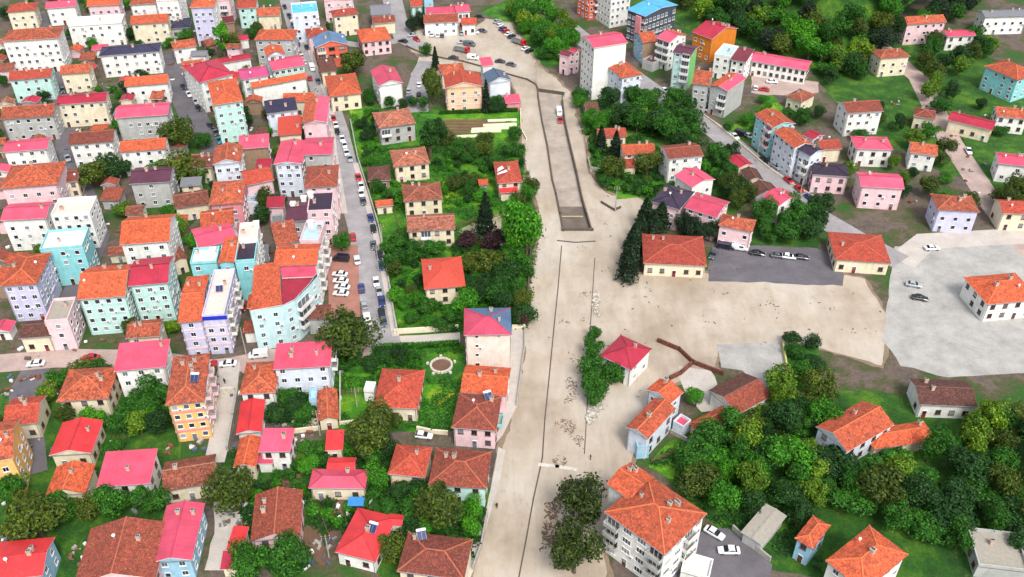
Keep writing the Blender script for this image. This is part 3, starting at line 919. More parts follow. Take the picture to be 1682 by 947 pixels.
# --- top left quarter
H('T', (228, 102), (558, 92), 12, 5.6, 'hip', 'OR', 'WL', 'tall lilac apartment block with orange hipped roof at the top left', dens=3.0, wm2='WW')
H('T', (-230, 10), (72, 5), 11, 4.6, 'flat', 'GR', 'WW', 'white flat block cut by the top edge beside the tall lilac block', si=1)
H('T', (-60, 395), (236, 372), 11, 1.4, 'hip', 'NV', 'WG', 'low grey house with dark navy hipped roof below the lilac block', fr=1)
H('T', (0, 682), (330, 632), 8, 2, 'gx', 'OT', 'WW', 'white gabled house with orange roof under the navy roofed house', skip=0.6)
H('T', (590, 10), (772, 5), 9, 3.6, 'flat', 'CM', 'WP', 'pale pink flat block with white balconies behind the tall poplar', bal='WW', balcol=[0, 1])
H('T', (470, 640), (610, 600), 7, 1, 'gx', 'OLD', 'WR', 'small brown shack tucked left of the bright green poplar', fr=0)
H('T', (880, 112), (1150, 100), 10, 3, 'gx', 'RT', 'WM', 'mint white house with red gabled roof right of the poplar', skip=0.05)
H('T', (1152, 222), (1472, 206), 9, 2, 'gx', 'OT', 'WC', 'cream yellow house with orange gable above the wide orange roof', skip=0.6)
H('T', (1115, 545), (1655, 545), 10, 4, 'hip', 'OR', 'WG', 'grey apartment block with very wide orange hipped roof by the street')
H('T', (1290, 772), (1545, 735), 8, 4, 'gy', 'OR', 'WB', 'blue white block with orange gable joined below the wide orange roof', chim=1)
H('A', (775, 548), (1030, 505), (745, 462), 3, 'gx', 'PK', 'WM', 'pink roofed block with glazed front beside the upper street', dens=2.2, skip=0.0, ww=1.6)
H('A', (618, 684), (1047, 604), 5, 2.6, 'gx', 'OR', 'WW', 'long blank white house with a narrow strip of orange roof', skip=0.75, si=0)
H('A', (532, 618), (748, 584), (482, 540), 3, 'gx', 'MG', 'WW', 'white house with magenta sheet roof behind the long blank house', skip=0.3)
H('A', (345, 497), (612, 452), 5.5, 2, 'gx', 'CR', 'WW', 'white house with thin crimson roof below the poplar', skip=0.85)
H('A', (75, 545), (255, 522), 8, 3, 'gx', 'OT', 'WW', 'white house with orange roof left of the crimson hipped block')
H('A', (204, 642), (472, 574), (122, 502), 4, 'hip', 'CR', 'WW', 'white block under a big crimson hipped roof', pitch=0.38, chim=2)
H('A', (312, 818), (548, 782), (216, 642), 5, 'hip', 'OR', 'WM', 'tall mint white block with orange roof and stacked air conditioners', dens=2.6, skip=0.05, pitch=0.3)
H('A', (726, 884), (972, 852), (702, 800), 3, 'shed', 'NV', 'WB', 'white house with dark navy sheet roof in the middle row', pitch=0.2)
H('A', (850, 792), (1096, 786), (832, 722), 2, 'gx', 'OR', 'WC', 'small orange roofed house squeezed behind the pink and orange house', skip=0.5, chim=1)
H('B', (1000, 105), (1197, 96), (985, -90), 3, 'gy', 'OT', 'WP', 'pale pink house with roof half orange half pink beside the street', rm2='PK', pitch=0.22, skip=0.4)
H('B', (816, 202), (1002, 188), (811, 96), 1.6, 'shed', 'SM', 'WC', 'low annexe with plain bright orange lean-to roof in a courtyard', fr=0)
H('B', (780, 424), (1003, 420), (771, 245), 4, 'gy', 'PK', 'WB', 'blue grey apartment wing with pink gabled roof and rows of windows', dens=2.6, skip=0.05, wm2='WR', pitch=0.2)
H('B', (1005, 354), (1240, 344), (985, 220), 4, 'gx', 'PK', 'WG', 'grey apartment wing with long pink roof reaching the street', pitch=0.2, skip=0.5, wm2='WP')
H('B', (508, 308), (747, 288), (455, 226), 3, 'shed', 'PK', 'WR', 'bare brown walled house with pink sheet roof', fr=0, pitch=0.25)
H('B', (306, 428), (532, 408), (320, 292), 3.4, 'gy', 'OT', 'WB', 'blue white block with orange gable left of the brown walled house', pitch=0.35, dens=2.6)
H('B', (112, 442), (302, 450), 9, 2, 'gx', 'OLD', 'WC', 'low old house with mottled tile roof between dark trees')
H('B', (276, 742), (540, 722), (308, 560), 3.6, 'hip', 'OT', 'WS', 'rose walled block with big plain orange roof in the left row', pitch=0.3)
H('B', (566, 592), (788, 545), (560, 470), 2.6, 'gx', 'RT', 'WP', 'pink white house with small mottled red roof in the middle row', skip=0.1)
H('B', (568, 732), (662, 728), 5, 1.2, 'flat', 'IC', 'WB', 'small annexe with pale blue flat roof in the inner yard', fr=0, si=0, over=0.1, name='shed', cat='shed')
H('B', (1020, 606), (1278, 592), (1010, 440), 4, 'hip', 'BR', 'WP', 'pink block under a reddish brown tiled hipped roof by the street', pitch=0.3)
H('B', (872, 868), (1042, 862), (862, 690), 3.6, 'gx', 'PU', 'WG', 'block with maroon purple sheet roof and two white vents', pitch=0.14)
H('B', (1045, 802), (1238, 792), (1045, 650), 3.8, 'flat', 'DP', 'WP', 'pink block with sunken dark purple flat roof at the street', skip=0.1)
H('B', (10, 770), (285, 730), (20, 650), 1.6, 'gx', 'OLD', 'WC', 'long low house with old mottled roof at the left trees')
H('B', (218, 925), (480, 890), (212, 790), 4, 'gx', 'OR', 'WP', 'pink block with bright orange gable above the pink roofed row')
# --- left, middle
H('C', (0, 340), (118, 300), (-40, 120), 1.5, 'gy', 'OLD', 'WC', 'low house with old dark mottled roof left of the white flat roof')
H('C', (202, 228), (500, 152), (214, 60), 4, 'gx', 'PK', 'WW', 'block with two tone pink sheet roof left of the cream terrace block', pitch=0.18)
H('C', (512, 166), (662, 152), (512, 46), 4.6, 'flat', 'CM', 'WW', 'white block with cream pink flat roof and many air conditioners', dens=2.4, skip=0.0)
H('C', (136, 352), (342, 338), (164, 238), 4, 'flat', 'WH', 'WT', 'turquoise block with a plain white flat roof', skip=0.3)
H('C', (346, 342), (482, 336), (350, 150), 4.3, 'gy', 'OR', 'WT', 'turquoise block with narrow bright orange gabled roof', pitch=0.2, skip=0.5)
H('C', (484, 338), (640, 326), (500, 180), 4.2, 'flat', 'DP', 'WT', 'turquoise block with dark purple sunken roof terrace', skip=0.3, wm2='WW')
H('C', (800, 202), (984, 168), (800, 36), 4.6, 'shed', 'OT', 'WP', 'pink block with flat orange tiled roof beside the ice blue roof', pitch=0.12)
H('C', (986, 176), (1136, 178), (986, 22), 4.6, 'flat', 'IC', 'WP', 'pink block with ice blue flat roof and balconies toward the street', sidebal='WW', dens=2.6)
H('C', (782, 362), (1122, 352), (800, 196), 4.8, 'gx', 'OR', 'WW', 'white block with broad bright orange roof above the ice blue corner block', pitch=0.3, dens=2.8, sidebal='WW')
H('C', (36, 806), (226, 788), (96, 446), 4, 'gx', 'OR', 'WL', 'lilac block with orange roof beside the pink terrace', pitch=0.16, skip=0.05, band='WP')
H('C', (228, 762), (402, 752), (262, 410), 4, 'flat', 'CM', 'WL', 'lilac and pink block with cream roof terrace and blue band', dens=2.8, skip=0.05, solar=[(0.0, 0.05, 10)], sidebal='WW', band='WP')
# --- left, lower
H('D', (-60, 596), (244, 560), (20, 215), 4, 'hip', 'OT', 'WY', 'yellow apartment block with orange hipped roof and pink balcony bands', dens=2.4, skip=0.0, band='WS', solar=[(0.22, -0.12, 0)], chim=4, sidebal='WP', pitch=0.3)
H('D', (778, 316), (1226, 290), (752, 138), 2.9, 'shed', 'PK', 'WB', 'white house with large pink lean-to roof at the street corner', pitch=0.22, chim=3, sidebal='WW', skip=0.25)
H('D', (516, 508), (798, 494), (540, 262), 2, 'hip', 'OT', 'WW', 'white house with orange brown hipped roof beside the alley', pitch=0.45)
H('D', (490, 818), (690, 800), (514, 566), 1.4, 'gy', 'RD', 'WW', 'long low building with bright red gabled sheet roof', chim=0)
H('E', (466, 132), (642, 126), (496, -100), 1.4, 'gy', 'OR', 'WC', 'low building with orange tiled gable continuing the red roof', chim=0)
H('E', (662, 10), (912, 8), (672, -160), 2, 'shed', 'PK', 'WW', 'square house with flat pink lean-to roof in the lower gardens', pitch=0.2, chim=1)
H('E', (648, 102), (776, 100), 4.5, 1, 'shed', 'PK', 'WW', 'small pink porch roof below the square pink house', fr=0, si=0, name='shed', cat='shed')
H('D', (1126, 722), (1292, 700), (1136, 482), 1, 'gy', 'OT', 'WC', 'narrow long shed with orange tiles beside the walled lawn', chim=0)
H('D', (1060, 560), (1118, 556), 3.5, 1, 'flat', 'IC', 'WK', 'tiny pale blue hut behind the white pink roofed house', fr=0, si=0, name='shed', cat='shed')
H('D', (1182, 947), (1322, 940), (1150, 810), 1.1, 'shed', 'RD', 'WC', 'small red sheet roofed hut by the olive tree', fr=1, skip=0.5)
H('E', (-80, 318), (332, 248), (-60, 88), 1.4, 'gx', 'OLD', 'WC', 'old low house with rough brown tile roof at the left edge')
H('E', (-170, 870), (146, 850), (320, 402), 2, 'gy', 'PK', 'WK', 'light blue house with pink roof in the bottom left corner', s='r', chim=2, skip=0.05)
H('E', (602, 706), (992, 664), (718, 332), 2, 'gy', 'BR', 'WP', 'big old house with rust brown tiled roof above two round trees', pitch=0.36, chim=2)
H('E', (412, 772), (536, 780), (456, 600), 1.1, 'shed', 'RD', 'WC', 'upper of two small red lean-tos beside the rust brown roof', fr=0, si=0, name='shed', cat='shed')
H('E', (366, 924), (522, 916), (396, 792), 0.9, 'shed', 'CR', 'WC', 'lower of two small red lean-tos beside the rust brown roof', fr=0, si=0, name='shed', cat='shed')
H('E', (1052, 290), (1494, 296), (1082, 140), 1.3, 'hip', 'PK', 'WC', 'low house with pink hipped sheet roof and small rear wing', chim=1, pitch=0.4)
H('E', (1192, 152), (1412, 150), (1205, 52), 1.3, 'gx', 'RD', 'WC', 'red roofed rear wing behind the pink hipped house', fr=0)
H('E', (1256, 786), (1575, 866), (1392, 430), 1.3, 'hip', 'RD', 'WW', 'low white house with bright red hipped roof and solar heater', solar=[(0.16, 0.02, -18)], pitch=0.4)
H('J', (232, 622), (330, 630), (246, 548), 1.3, 'gx', 'RD', 'WW', 'small red side wing of the bright red hipped house', chim=0, fr=1)
# --- top middle
H('V', (135, 205), (492, 175), 12, 4, 'flat', 'CY', 'WB', 'block with bright cyan flat roof at the top edge', dens=3)
H('V', (214, 288), (506, 264), 8, 3, 'hip', 'RT', 'WW', 'white house with dark red hipped roof below the cyan roof', skip=0.5)
H('V', (342, 512), (640, 480), 9, 2, 'hip', 'RT', 'WP', 'house with dusty red roof behind the blue grey roof', chim=2)
H('V', (444, 655), (902, 606), (372, 515), 3, 'gy', 'BL', 'WF', 'blue grey roofed house with orange timber gable front', chim=1, dens=4.2, ww=2.4, kind=2, skip=0, bal='WC', balcol=[0], pitch=0.34)
H('V', (700, 228), (1052, 184), (616, 152), 3, 'hip', 'RT', 'WC', 'cream white house with red hipped roof and leafy front', pitch=0.42, skip=0.35)
H('V', (572, 10), (952, -4), 9, 3.2, 'flat', 'CM', 'WP', 'pale pink block at the top edge behind the red hipped roof', skip=0.5)
H('V', (1215, 205), (1500, 190), (1090, 70), 2, 'gx', 'GY', 'WC', 'house with worn grey roof near the top street', fr=0)
H('V', (1245, 325), (1560, 300), 5, 1.6, 'shed', 'BR', 'WC', 'lean-to with brown roof in front of the grey roofed house', fr=0, si=0, pitch=0.5)
H('V', (1082, 584), (1505, 535), (976, 415), 2, 'hip', 'OR', 'WP', 'pale pink house with broad orange hipped roof left of the plaza', dens=2.6, chim=2)
H('A', (1150, 562), (1278, 546), (1110, 452), 2, 'gx', 'DK', 'WC', 'small house with broken dark tile roof beside the dark tree')
H('A', (1216, 752), (1468, 724), (1172, 592), 2, 'hip', 'OR', 'WC', 'house with orange hipped roof on the street corner under the dark tree', skip=0.3)
H('F', (226, 668), (420, 640), (164, 545), 3, 'gy', 'PK', 'WW', 'tall white gabled house with pink roof and blank front', fr=0, chim=2, pitch=0.36)
H('F', (712, 578), (905, 562), 9, 2, 'hip', 'OT', 'WC', 'house with orange roof behind the peach gabled house', chim=2)
H('F', (745, 684), (1036, 668), (750, 584), 3.4, 'gy', 'RT', 'WE', 'peach house with pink base and red gabled roof above the field', pitch=0.3, chim=2, dens=4.2, band='WP', side='l')
H('F', (1082, 648), (1262, 622), (1044, 572), 3, 'gy', 'SL', 'WB', 'white gabled house with slate blue roof by the flooded road', pitch=0.42, fr=0, chim=1)
H('F', (1030, 514), (1122, 506), 6, 3, 'shed', 'PK', 'WW', 'narrow white house with pink roof behind the slate roof', fr=0)
H('F', (1214, 802), (1336, 794), (1206, 746), 1, 'shed', 'PK', 'WS', 'tiny pink roofed hut at the flooded road edge', fr=0, pitch=0.2)
H('W', (262, 92), (424, 80), 8, 2, 'gx', 'RT', 'WM', 'small white house with red roof at the top street', skip=0.6)
H('W', (440, -20), (560, -24), 8, 2.6, 'flat', 'CY', 'WK', 'small block with bright blue roof at the top edge', fr=0)
H('W', (470, 190), (902, 172), 8, 2, 'gx', 'PK', 'WW', 'long white house with pink roof behind the plaza building', chim=2)
H('W', (884, 168), (1084, 152), 9, 2.2, 'gx', 'PK', 'WW', 'white house with pink roof at the top of the plaza', dens=2.6)
H('W', (436, 318), (916, 298), (500, 205), 1.9, 'gx', 'BR', 'WW', 'long white plaza building with brownish red roof and parked cars', dens=3.0, chim=1)
H('W', (952, 338), (1168, 330), 7, 1.5, 'gx', 'RT', 'WW', 'small white plaza building with red roof', dens=2.6)
# --- the gardens between the street and the river
H('G', (228, 240), (518, 198), (214, 112), 2.2, 'hip', 'FA', 'WG', 'two storey old house with orange hipped roof, uppermost in the garden', bal='WW', balcol=[0, 3], pitch=0.36, kind=2)
H('G', (344, 540), (628, 508), (334, 408), 2, 'hip', 'FA', 'WC', 'cream old house with weathered roof, second in the garden row', pitch=0.36, kind=2)
H('G', (420, 810), (728, 784), (420, 676), 2, 'hip', 'OLD', 'WC', 'old house with gaps in its mottled roof, third in the garden row', pitch=0.32, kind=2)
H('H', (448, 190), (824, 170), (440, 62), 2, 'gx', 'FA', 'WC', 'old house with tall white chimney, lowest in the garden row', chim=1, kind=2, bal='WW', balcol=[1])
H('G', (142, 654), (322, 640), (122, 540), 1, 'hip', 'DK', 'WR', 'small brown tiled house against the street wall', chim=0)
H('G', (204, 852), (342, 838), 4, 0.9, 'gx', 'OR', 'WC', 'small shed with orange roof near the street', chim=0, name='shed', cat='shed')
H('G', (1008, 686), (1084, 680), 3, 0.9, 'shed', 'OR', 'WK', 'tiny hut with orange roof among the garden shrubs', chim=0, fr=0, si=0, name='shed', cat='shed')
H('G', (1152, 668), (1348, 656), (1132, 500), 1.8, 'hip', 'RT', 'WC', 'riverside house with red roof and white patch of new sheeting', pitch=0.36, chim=1)
H('G', (1168, 742), (1312, 736), 2.6, 1, 'shed', 'RD', 'WC', 'red lean-to in front of the riverside house', fr=0, si=0, chim=0, name='shed', cat='shed')
H('H', (580, 640), (905, 614), (560, 405), 1.9, 'hip', 'SM', 'WC', 'house with smooth coral red hipped roof deep in the garden', pitch=0.4, chim=1)
H('I', (888, 145), (1262, 138), (856, -65), 3.8, 'hip', 'PK', 'WX', 'tall pale house with roof part pink part blue grey beside the river', rm2='BL', pitch=0.3, dens=4.4, skip=0.3, ww=0.8, hh=0.9)
H('I', (860, 588), (1222, 616), (925, 372), 2, 'gx', 'OR', 'WP', 'riverside house with orange roof, first of two joined', chim=2, pitch=0.3)
H('I', (792, 862), (1142, 890), (862, 598), 2, 'hip', 'BR', 'WP', 'pale pink riverside house with brown hipped roof, second of two joined', pitch=0.38, solar=[(0.2, 0.36, 20)], sidebal='WT')
H('I', (180, 702), (532, 716), (214, 400), 1.4, 'hip', 'RT', 'WC', 'square house with orange red hipped roof between two lawns', pitch=0.4, chim=1)
H('I', (112, 586), (190, 590), 3, 0.9, 'flat', 'WH', 'WW', 'small white kiosk on the bright lawn', fr=0, si=0, name='shed', cat='shed')
H('J', (240, 300), (474, 322), (262, 108), 1.8, 'hip', 'RT', 'WC', 'house with rusty red hipped roof beside the brown roofed house', chim=1, pitch=0.4)
H('J', (272, 352), (360, 356), 2.5, 0.9, 'shed', 'OR', 'WW', 'small white porch with red tiles under the rusty roof', fr=0, si=0, name='shed', cat='shed')
H('J', (494, 366), (862, 394), (560, 134), 2, 'hip', 'BR', 'WM', 'mint walled house with large brown hipped roof on the flooded road', chim=3, pitch=0.38)
H('J', (298, 912), (722, 966), (388, 664), 2, 'hip', 'BR', 'WC', 'house with rust brown hipped roof and solar heater at the bottom edge', solar=[(-0.26, 0.34, 14)], pitch=0.34, chim=1)
# --- top right
H('K', (395, 110), (482, 158), 12, 4, 'flat', 'RT', 'WF', 'narrow salmon red block between the street cars and the white tower', g=1, dens=2.8)
H('K', (484, 112), (648, 218), (792, 184), 5.6, 'flat', 'GR', 'WW', 'tall white balcony block cut by the top edge', s='r', g=1, bal='WW', balcol=[0, 2], dens=2.6, skip=0.1)
H('K', (782, 70), (925, 126), (1212, 46), 4.4, 'gx', 'CY', 'WD', 'modern dark framed block with cyan roof and white panels', s='r', pitch=0.12, dens=2.2, ww=1.7, hh=1.9, kind=3, skip=0.1, chim=0)
H('K', (425, 282), (526, 372), (792, 328), 7, 'gy', 'PK', 'WW', 'tallest white block with pink roof beside the plaza', s='r', pitch=0.28, dens=2.5, skip=0.0, side='', chim=1)
H('K', (618, 506), (745, 608), (917, 582), 4, 'hip', 'OR', 'WB', 'white block with orange roof in front of the tallest white block', s='r', pitch=0.32, dens=2.8, chim=3)
H('K', (250, 420), (332, 442), (412, 410), 2.6, 'gx', 'MA', 'WP', 'small pale pink house with maroon roof beside the plaza trees', s='r')
H('K', (330, 392), (386, 408), (424, 384), 3, 'gx', 'CR', 'WP', 'narrow pink house with crimson roof next to the tallest white block', s='r', chim=0)
H('K', (832, 256), (908, 332), (1004, 294), 3, 'gy', 'OT', 'WK', 'light blue house with orange roof in front of the modern block', s='r', side='', wm2='WR')
H('K', (905, 470), (985, 500), (1110, 455), 1, 'flat', 'PU', 'WG', 'low grey hall with dark purple roof beside the right street', s='r', fr=0, si=0)
H('L', (-30, 292), (75, 330), (238, 276), 4, 'gx', 'PK', 'WW', 'white balcony house with pink and orange roof beside the green block', s='r', rm2='OR', bal='WW', balcol=[0, 1, 2])
H('L', (96, 405), (244, 432), (420, 380), 4.8, 'gx', 'PU', 'WM', 'green apartment block with dark purple roof above the street', s='r', wm2='WN', bal='WW', balcol=[1, 3], side='', pitch=0.16, dens=2.6)
H('L', (248, 246), (405, 304), (550, 196), 3.4, 'gx', 'CR', 'WO', 'orange walled block with crimson roof against the wood', s='r', pitch=0.3, chim=4, side='')
H('L', (424, 428), (545, 452), (620, 372), 3, 'flat', 'IC', 'WW', 'white block with pale flat roof left of the purple roof', s='r')
H('L', (548, 460), (668, 484), (738, 402), 3, 'shed', 'MA', 'WW', 'white block with maroon roof left of the long pink roof', s='r', dens=2.4, pitch=0.2)
H('L', (702, 470), (1148, 548), (745, 398), 2, 'gx', 'PK', 'WW', 'long white building with pink roof under the wooded slope', dens=2.2, skip=0.0, chim=2, pitch=0.26)
H('L', (246, 645), (382, 664), (520, 570), 3.6, 'gx', 'OT', 'WG', 'grey block with orange roof, rear half of the street corner pair', s='r', dens=2.8)
H('L', (384, 664), (528, 708), (738, 622), 3.6, 'gy', 'OR', 'WG', 'grey corner block with orange and pink roof above the street', s='r', rm2='PK', bal='WW', balcol=[1], pitch=0.24, dens=2.8, side='')
H('L', (976, 745), (1104, 794), (1236, 742), 1.4, 'hip', 'OLD', 'WC', 'small house with brownish red roof below the pink building', s='r')
H('N', (732, 128), (872, 238), (1044, 192), 3.8, 'gx', 'OR', 'WT', 'turquoise end block with orange roof beside the green slope', s='r', pitch=0.3, dens=2.8, bal='WP', balcol=[2])
H('N', (880, 262), (1046, 394), (1168, 342), 3.8, 'gx', 'OR', 'WB', 'white blue block with orange roof facing the right street', s='r', pitch=0.3, dens=2.6, skip=0.0)
H('N', (1066, 402), (1172, 456), (1268, 404), 3.6, 'gx', 'DP', 'WB', 'white blue block with dark purple roof at the right street', s='r', dens=2.6, bal='WW', balcol=[1])
H('N', (1110, 290), (1190, 330), (1260, 280), 2, 'gx', 'CR', 'WB', 'house with crimson roof behind the dark purple roof', s='r', fr=0)
H('N', (64, 480), (345, 452), (26, 372), 3, 'gx', 'BR', 'WW', 'white house with brown roof and orange side wall', skip=0.1, pitch=0.3)
H('N', (108, 604), (250, 700), (466, 658), 2.6, 'gx', 'PK', 'WW', 'white house with pink gabled roof, upper of the pink pair', s='r', pitch=0.26)
H('N', (188, 854), (440, 934), (522, 802), 2.8, 'gx', 'PK', 'WP', 'pale pink house with long pink roof, lower of the pink pair', s='r', pitch=0.2, dens=2.8, chim=1)
H('M', (878, 806), (1100, 872), (1005, 672), 2.6, 'hip', 'DP', 'WP', 'pink walled house with dark purple hipped roof by the pines', pitch=0.3)
H('N', (514, 468), (612, 550), (712, 508), 1, 'gx', 'CR', 'WC', 'low shed with crimson roof along the right street', s='r', fr=0, si=0, chim=0)
H('N', (622, 562), (676, 652), (784, 604), 1, 'gx', 'DK', 'WC', 'low shed with dark old tiles after the crimson shed', s='r', fr=0, si=0, chim=0)
H('N', (670, 690), (742, 768), (892, 690), 1.2, 'gx', 'DK', 'WG', 'larger shed with dark old tiles above the pink gable', s='r', fr=0, si=0, chim=0)
H('N', (794, 764), (926, 842), (1108, 790), 2.2, 'gx', 'PK', 'WW', 'white house with pink roof at the right street bend', s='r', pitch=0.26)
H('U', (888, 146), (1168, 202), (1248, 114), 2.4, 'hip', 'OT', 'WP', 'pink house with orange red hipped roof above the parked cars', s='r', pitch=0.4, chim=1)
H('U', (280, 455), (800, 480), (436, 222), 1.4, 'hip', 'RT', 'WC', 'large hall with low orange red roof on the flooded yard', pitch=0.22, chim=2)
# --- right bank, middle
H('M', (470, 312), (692, 302), (452, 240), 1.2, 'gx', 'RT', 'WC', 'low house with rusty roof behind two dark firs', chim=2)
H('M', (662, 446), (918, 434), (645, 362), 1.8, 'gx', 'OR', 'WC', 'house with bright orange roof among trees on the right bank')
H('M', (664, 548), (770, 540), 5, 0.9, 'shed', 'RT', 'WC', 'low orange lean-to in front of the right bank house', fr=0, si=0, chim=0, name='shed', cat='shed')
H('M', (378, 112), (478, 106), (368, 34), 1, 'gx', 'DK', 'WC', 'small dark brown roofed shed at the top of the right bank', chim=0, fr=0, name='shed', cat='shed')
H('P', (424, 152), (606, 238), (676, 92), 1.9, 'hip', 'CR', 'WW', 'white house with crimson hipped roof in the middle of the flood', s='r', pitch=0.4)
H('P', (690, 350), (830, 432), (915, 368), 2.2, 'gy', 'OR', 'WB', 'rear orange roofed wing of the house on the flooded lane', s='r', pitch=0.4, chim=1)
H('P', (574, 566), (702, 634), (852, 452), 2.3, 'gy', 'OR', 'WB', 'white house with orange gabled roof standing on the flooded lane', s='r', pitch=0.4, chim=1, fr=0)
H('P', (640, 690), (712, 684), 3.5, 1, 'flat', 'IC', 'WK', 'small annexe with pale blue roof below the flooded lane house', fr=0, si=0, name='shed', cat='shed')
H('P', (846, 540), (905, 575), (925, 520), 0.9, 'flat', 'PK', 'WB', 'little pink roofed porch beside the flooded lane house', s='r', fr=0, si=0, name='shed', cat='shed')
H('P', (1048, 354), (1216, 494), (1392, 362), 1.4, 'gy', 'DK', 'WW', 'old barn with dark brown tiles beside the bare tree', s='r', pitch=0.36, chim=0, skip=0.5, rm2='BR')
H('P', (934, 540), (1006, 606), (1188, 492), 0.9, 'hip', 'OR', 'WC', 'small outbuilding with orange tiles near the barn', s='r', chim=0)
H('Q', (450, 398), (800, 648), (1042, 408), 4, 'hip', 'OR', 'WW', 'big white apartment block with orange hipped roof at the bottom right', s='r', pitch=0.34, bal='WG', balcol=[0, 3], dens=3.2, skip=0.0, chim=5, kind=3, ww=2.1, hh=1.5, sidebal='WW')
H('Q', (462, 236), (600, 330), (690, 166), 4.15, 'gx', 'OR', 'WW', 'rear wing of the big white apartment block with stepped orange roof', s='r', pitch=0.34, chim=3, fr=0)
H('Q', (1236, 512), (1362, 590), (1472, 402), 1, 'gy', 'GR', 'WG', 'grey concrete roofed garage below the dark wood', s='r', pitch=0.08, fr=0, si=0, chim=0, name='garage', cat='garage')
H('Q', (1546, 550), (1650, 612), (1760, 480), 2, 'hip', 'OR', 'WK', 'light blue house with orange roof right of the grey garage', s='r')
H('Q', (890, 742), (1052, 790), (1118, 694), 0.95, 'flat', 'WH', 'WW', 'white flat roofed car shelter beside the big apartment block', s='r', fr=0, si=0, name='garage', cat='garage')
# --- the town beyond the left side of the picture's sharp part
H('S', (2, 68), (96, 62), 11, 4.6, 'hip', 'OT', 'WW', 'white block with orange hipped roof in the top left corner', dens=2.8)
H('S', (112, 44), (200, 38), 9, 3, 'flat', 'WH', 'WW', 'white flat roofed block right of the corner block')
H('S', (214, 40), (276, 36), 9, 3, 'gx', 'OR', 'WC', 'cream house with orange gable near the top left')
H('S', (162, 92), (262, 84), 9, 3, 'hip', 'NV', 'WW', 'white house with navy hipped roof in the outer left rows')
H('S', (204, 142), (276, 136), 8, 2.6, 'gx', 'OR', 'WW', 'white house with orange gable below the outer navy roof')
H('S', (0, 196), (88, 190), 10, 3, 'gx', 'OT', 'WG', 'grey house with weathered orange roof at the outer left')
H('S', (92, 172), (174, 166), 8, 3, 'gx', 'CR', 'WC', 'cream house with crimson roof in the outer left rows')
H('S', (188, 194), (276, 188), 10, 3.6, 'gx', 'PK', 'WG', 'grey block with pink roof in the outer left rows', dens=2.6)
H('S', (0, 310), (94, 302), 14, 3.6, 'hip', 'OT', 'WP', 'pink block with large orange hipped roof at the outer left')
H('S', (112, 238), (186, 232), 9, 3, 'gx', 'BR', 'WW', 'white house with brown roof beside the outer dark trees')
H('S', (212, 302), (280, 298), 10, 3, 'gx', 'PU', 'WG', 'house with maroon purple roof in the outer left rows')
H('S', (0, 362), (76, 358), 9, 3.6, 'gx', 'PK', 'WW', 'white block with pink roof under the large outer hipped roof')
H('S', (84, 356), (148, 352), 9, 3.8, 'flat', 'CM', 'WW', 'white block with cream flat roof in the outer left rows', dens=2.6)
H('S', (196, 402), (278, 396), 14, 4.2, 'gx', 'OR', 'WW', 'tall white block with wide orange roof in the outer left rows')
H('S', (66, 412), (136, 406), 9, 4, 'flat', 'WH', 'WT', 'turquoise block with white flat roof at the outer left')
H('S', (0, 470), (60, 466), 14, 4, 'hip', 'OR', 'WL', 'lilac block with orange hipped roof at the left edge', dens=2.6)
H('S', (126, 492), (206, 486), 14, 4, 'gx', 'OR', 'WM', 'mint block with orange gable in the outer left rows', dens=2.6, skip=0.0)
H('S', (210, 470), (276, 464), 12, 4.2, 'gx', 'CR', 'WM', 'mint block with crimson roof beside the pink terrace block', dens=2.6, skip=0.0)
H('S', (186, 610), (272, 602), 9, 3, 'shed', 'PK', 'WW', 'white house with pink lean-to roof at the outer left street', pitch=0.22)
H('S', (92, 660), (178, 654), 11, 2, 'hip', 'OT', 'WC', 'cream house with orange hipped roof at the outer left street')
H('S', (80, 748), (150, 744), 10, 1.4, 'gy', 'RD', 'WC', 'low house with bright red gable at the outer left alley')
H('S', (74, 814), (140, 810), 8, 1.4, 'gy', 'OR', 'WC', 'low house with orange gable at the outer left alley')
H('S', (158, 800), (246, 794), 9, 2, 'shed', 'PK', 'WW', 'white house with pink lean-to roof in the outer left gardens', pitch=0.22)
H('S', (120, 962), (256, 950), (170, 866), 2, 'gy', 'BR', 'WP', 'pink house with rust brown gable at the bottom left', pitch=0.36)
H('S', (-20, 760), (22, 752), 12, 3.6, 'gx', 'OT', 'WY', 'yellow block with orange roof at the left edge')
H('S', (-30, 955), (70, 945), 9, 2, 'gx', 'RD', 'WK', 'light blue house with red roof in the bottom left corner of the town')
H('S', (10, 20), (58, 16), 9, 2.6, 'hip', 'RT', 'WC', 'cream house with red hip in the very top left corner')
H('S', (74, 14), (124, 10), 9, 2.6, 'gx', 'PK', 'WW', 'white house with pink gable at the top left edge')
H('S', (142, 10), (196, 7), 9, 2.6, 'gx', 'OR', 'WP', 'pink house with orange gable at the top left edge')
H('S', (212, 8), (256, 5), 9, 2.6, 'hip', 'OT', 'WW', 'white house with weathered orange hip at the top left edge')
H('S', (14, 132), (84, 126), 8, 3, 'gx', 'RT', 'WM', 'mint house with red gable below the top left corner block')
H('S', (98, 122), (148, 118), 8, 2.6, 'gx', 'OT', 'WC', 'small cream house with orange gable between the outer left rows')
H('S', (4, 250), (78, 244), 8, 3, 'gx', 'PK', 'WW', 'white house with pink gable at the left edge')
H('S', (196, 250), (272, 244), 8, 3, 'gx', 'OR', 'WW', 'white house with bright orange gable above the maroon purple roof')
H('S', (92, 300), (128, 297), 8, 2, 'gx', 'BR', 'WC', 'narrow cream house with brown gable beside the outer olive tree')
H('S', (74, 530), (112, 527), 9, 3, 'flat', 'GR', 'WP', 'narrow pink block with grey flat roof between lilac and mint blocks')
H('S', (4, 700), (62, 694), 9, 1.6, 'gx', 'RT', 'WC', 'low cream house with red gable at the left edge of the gardens')
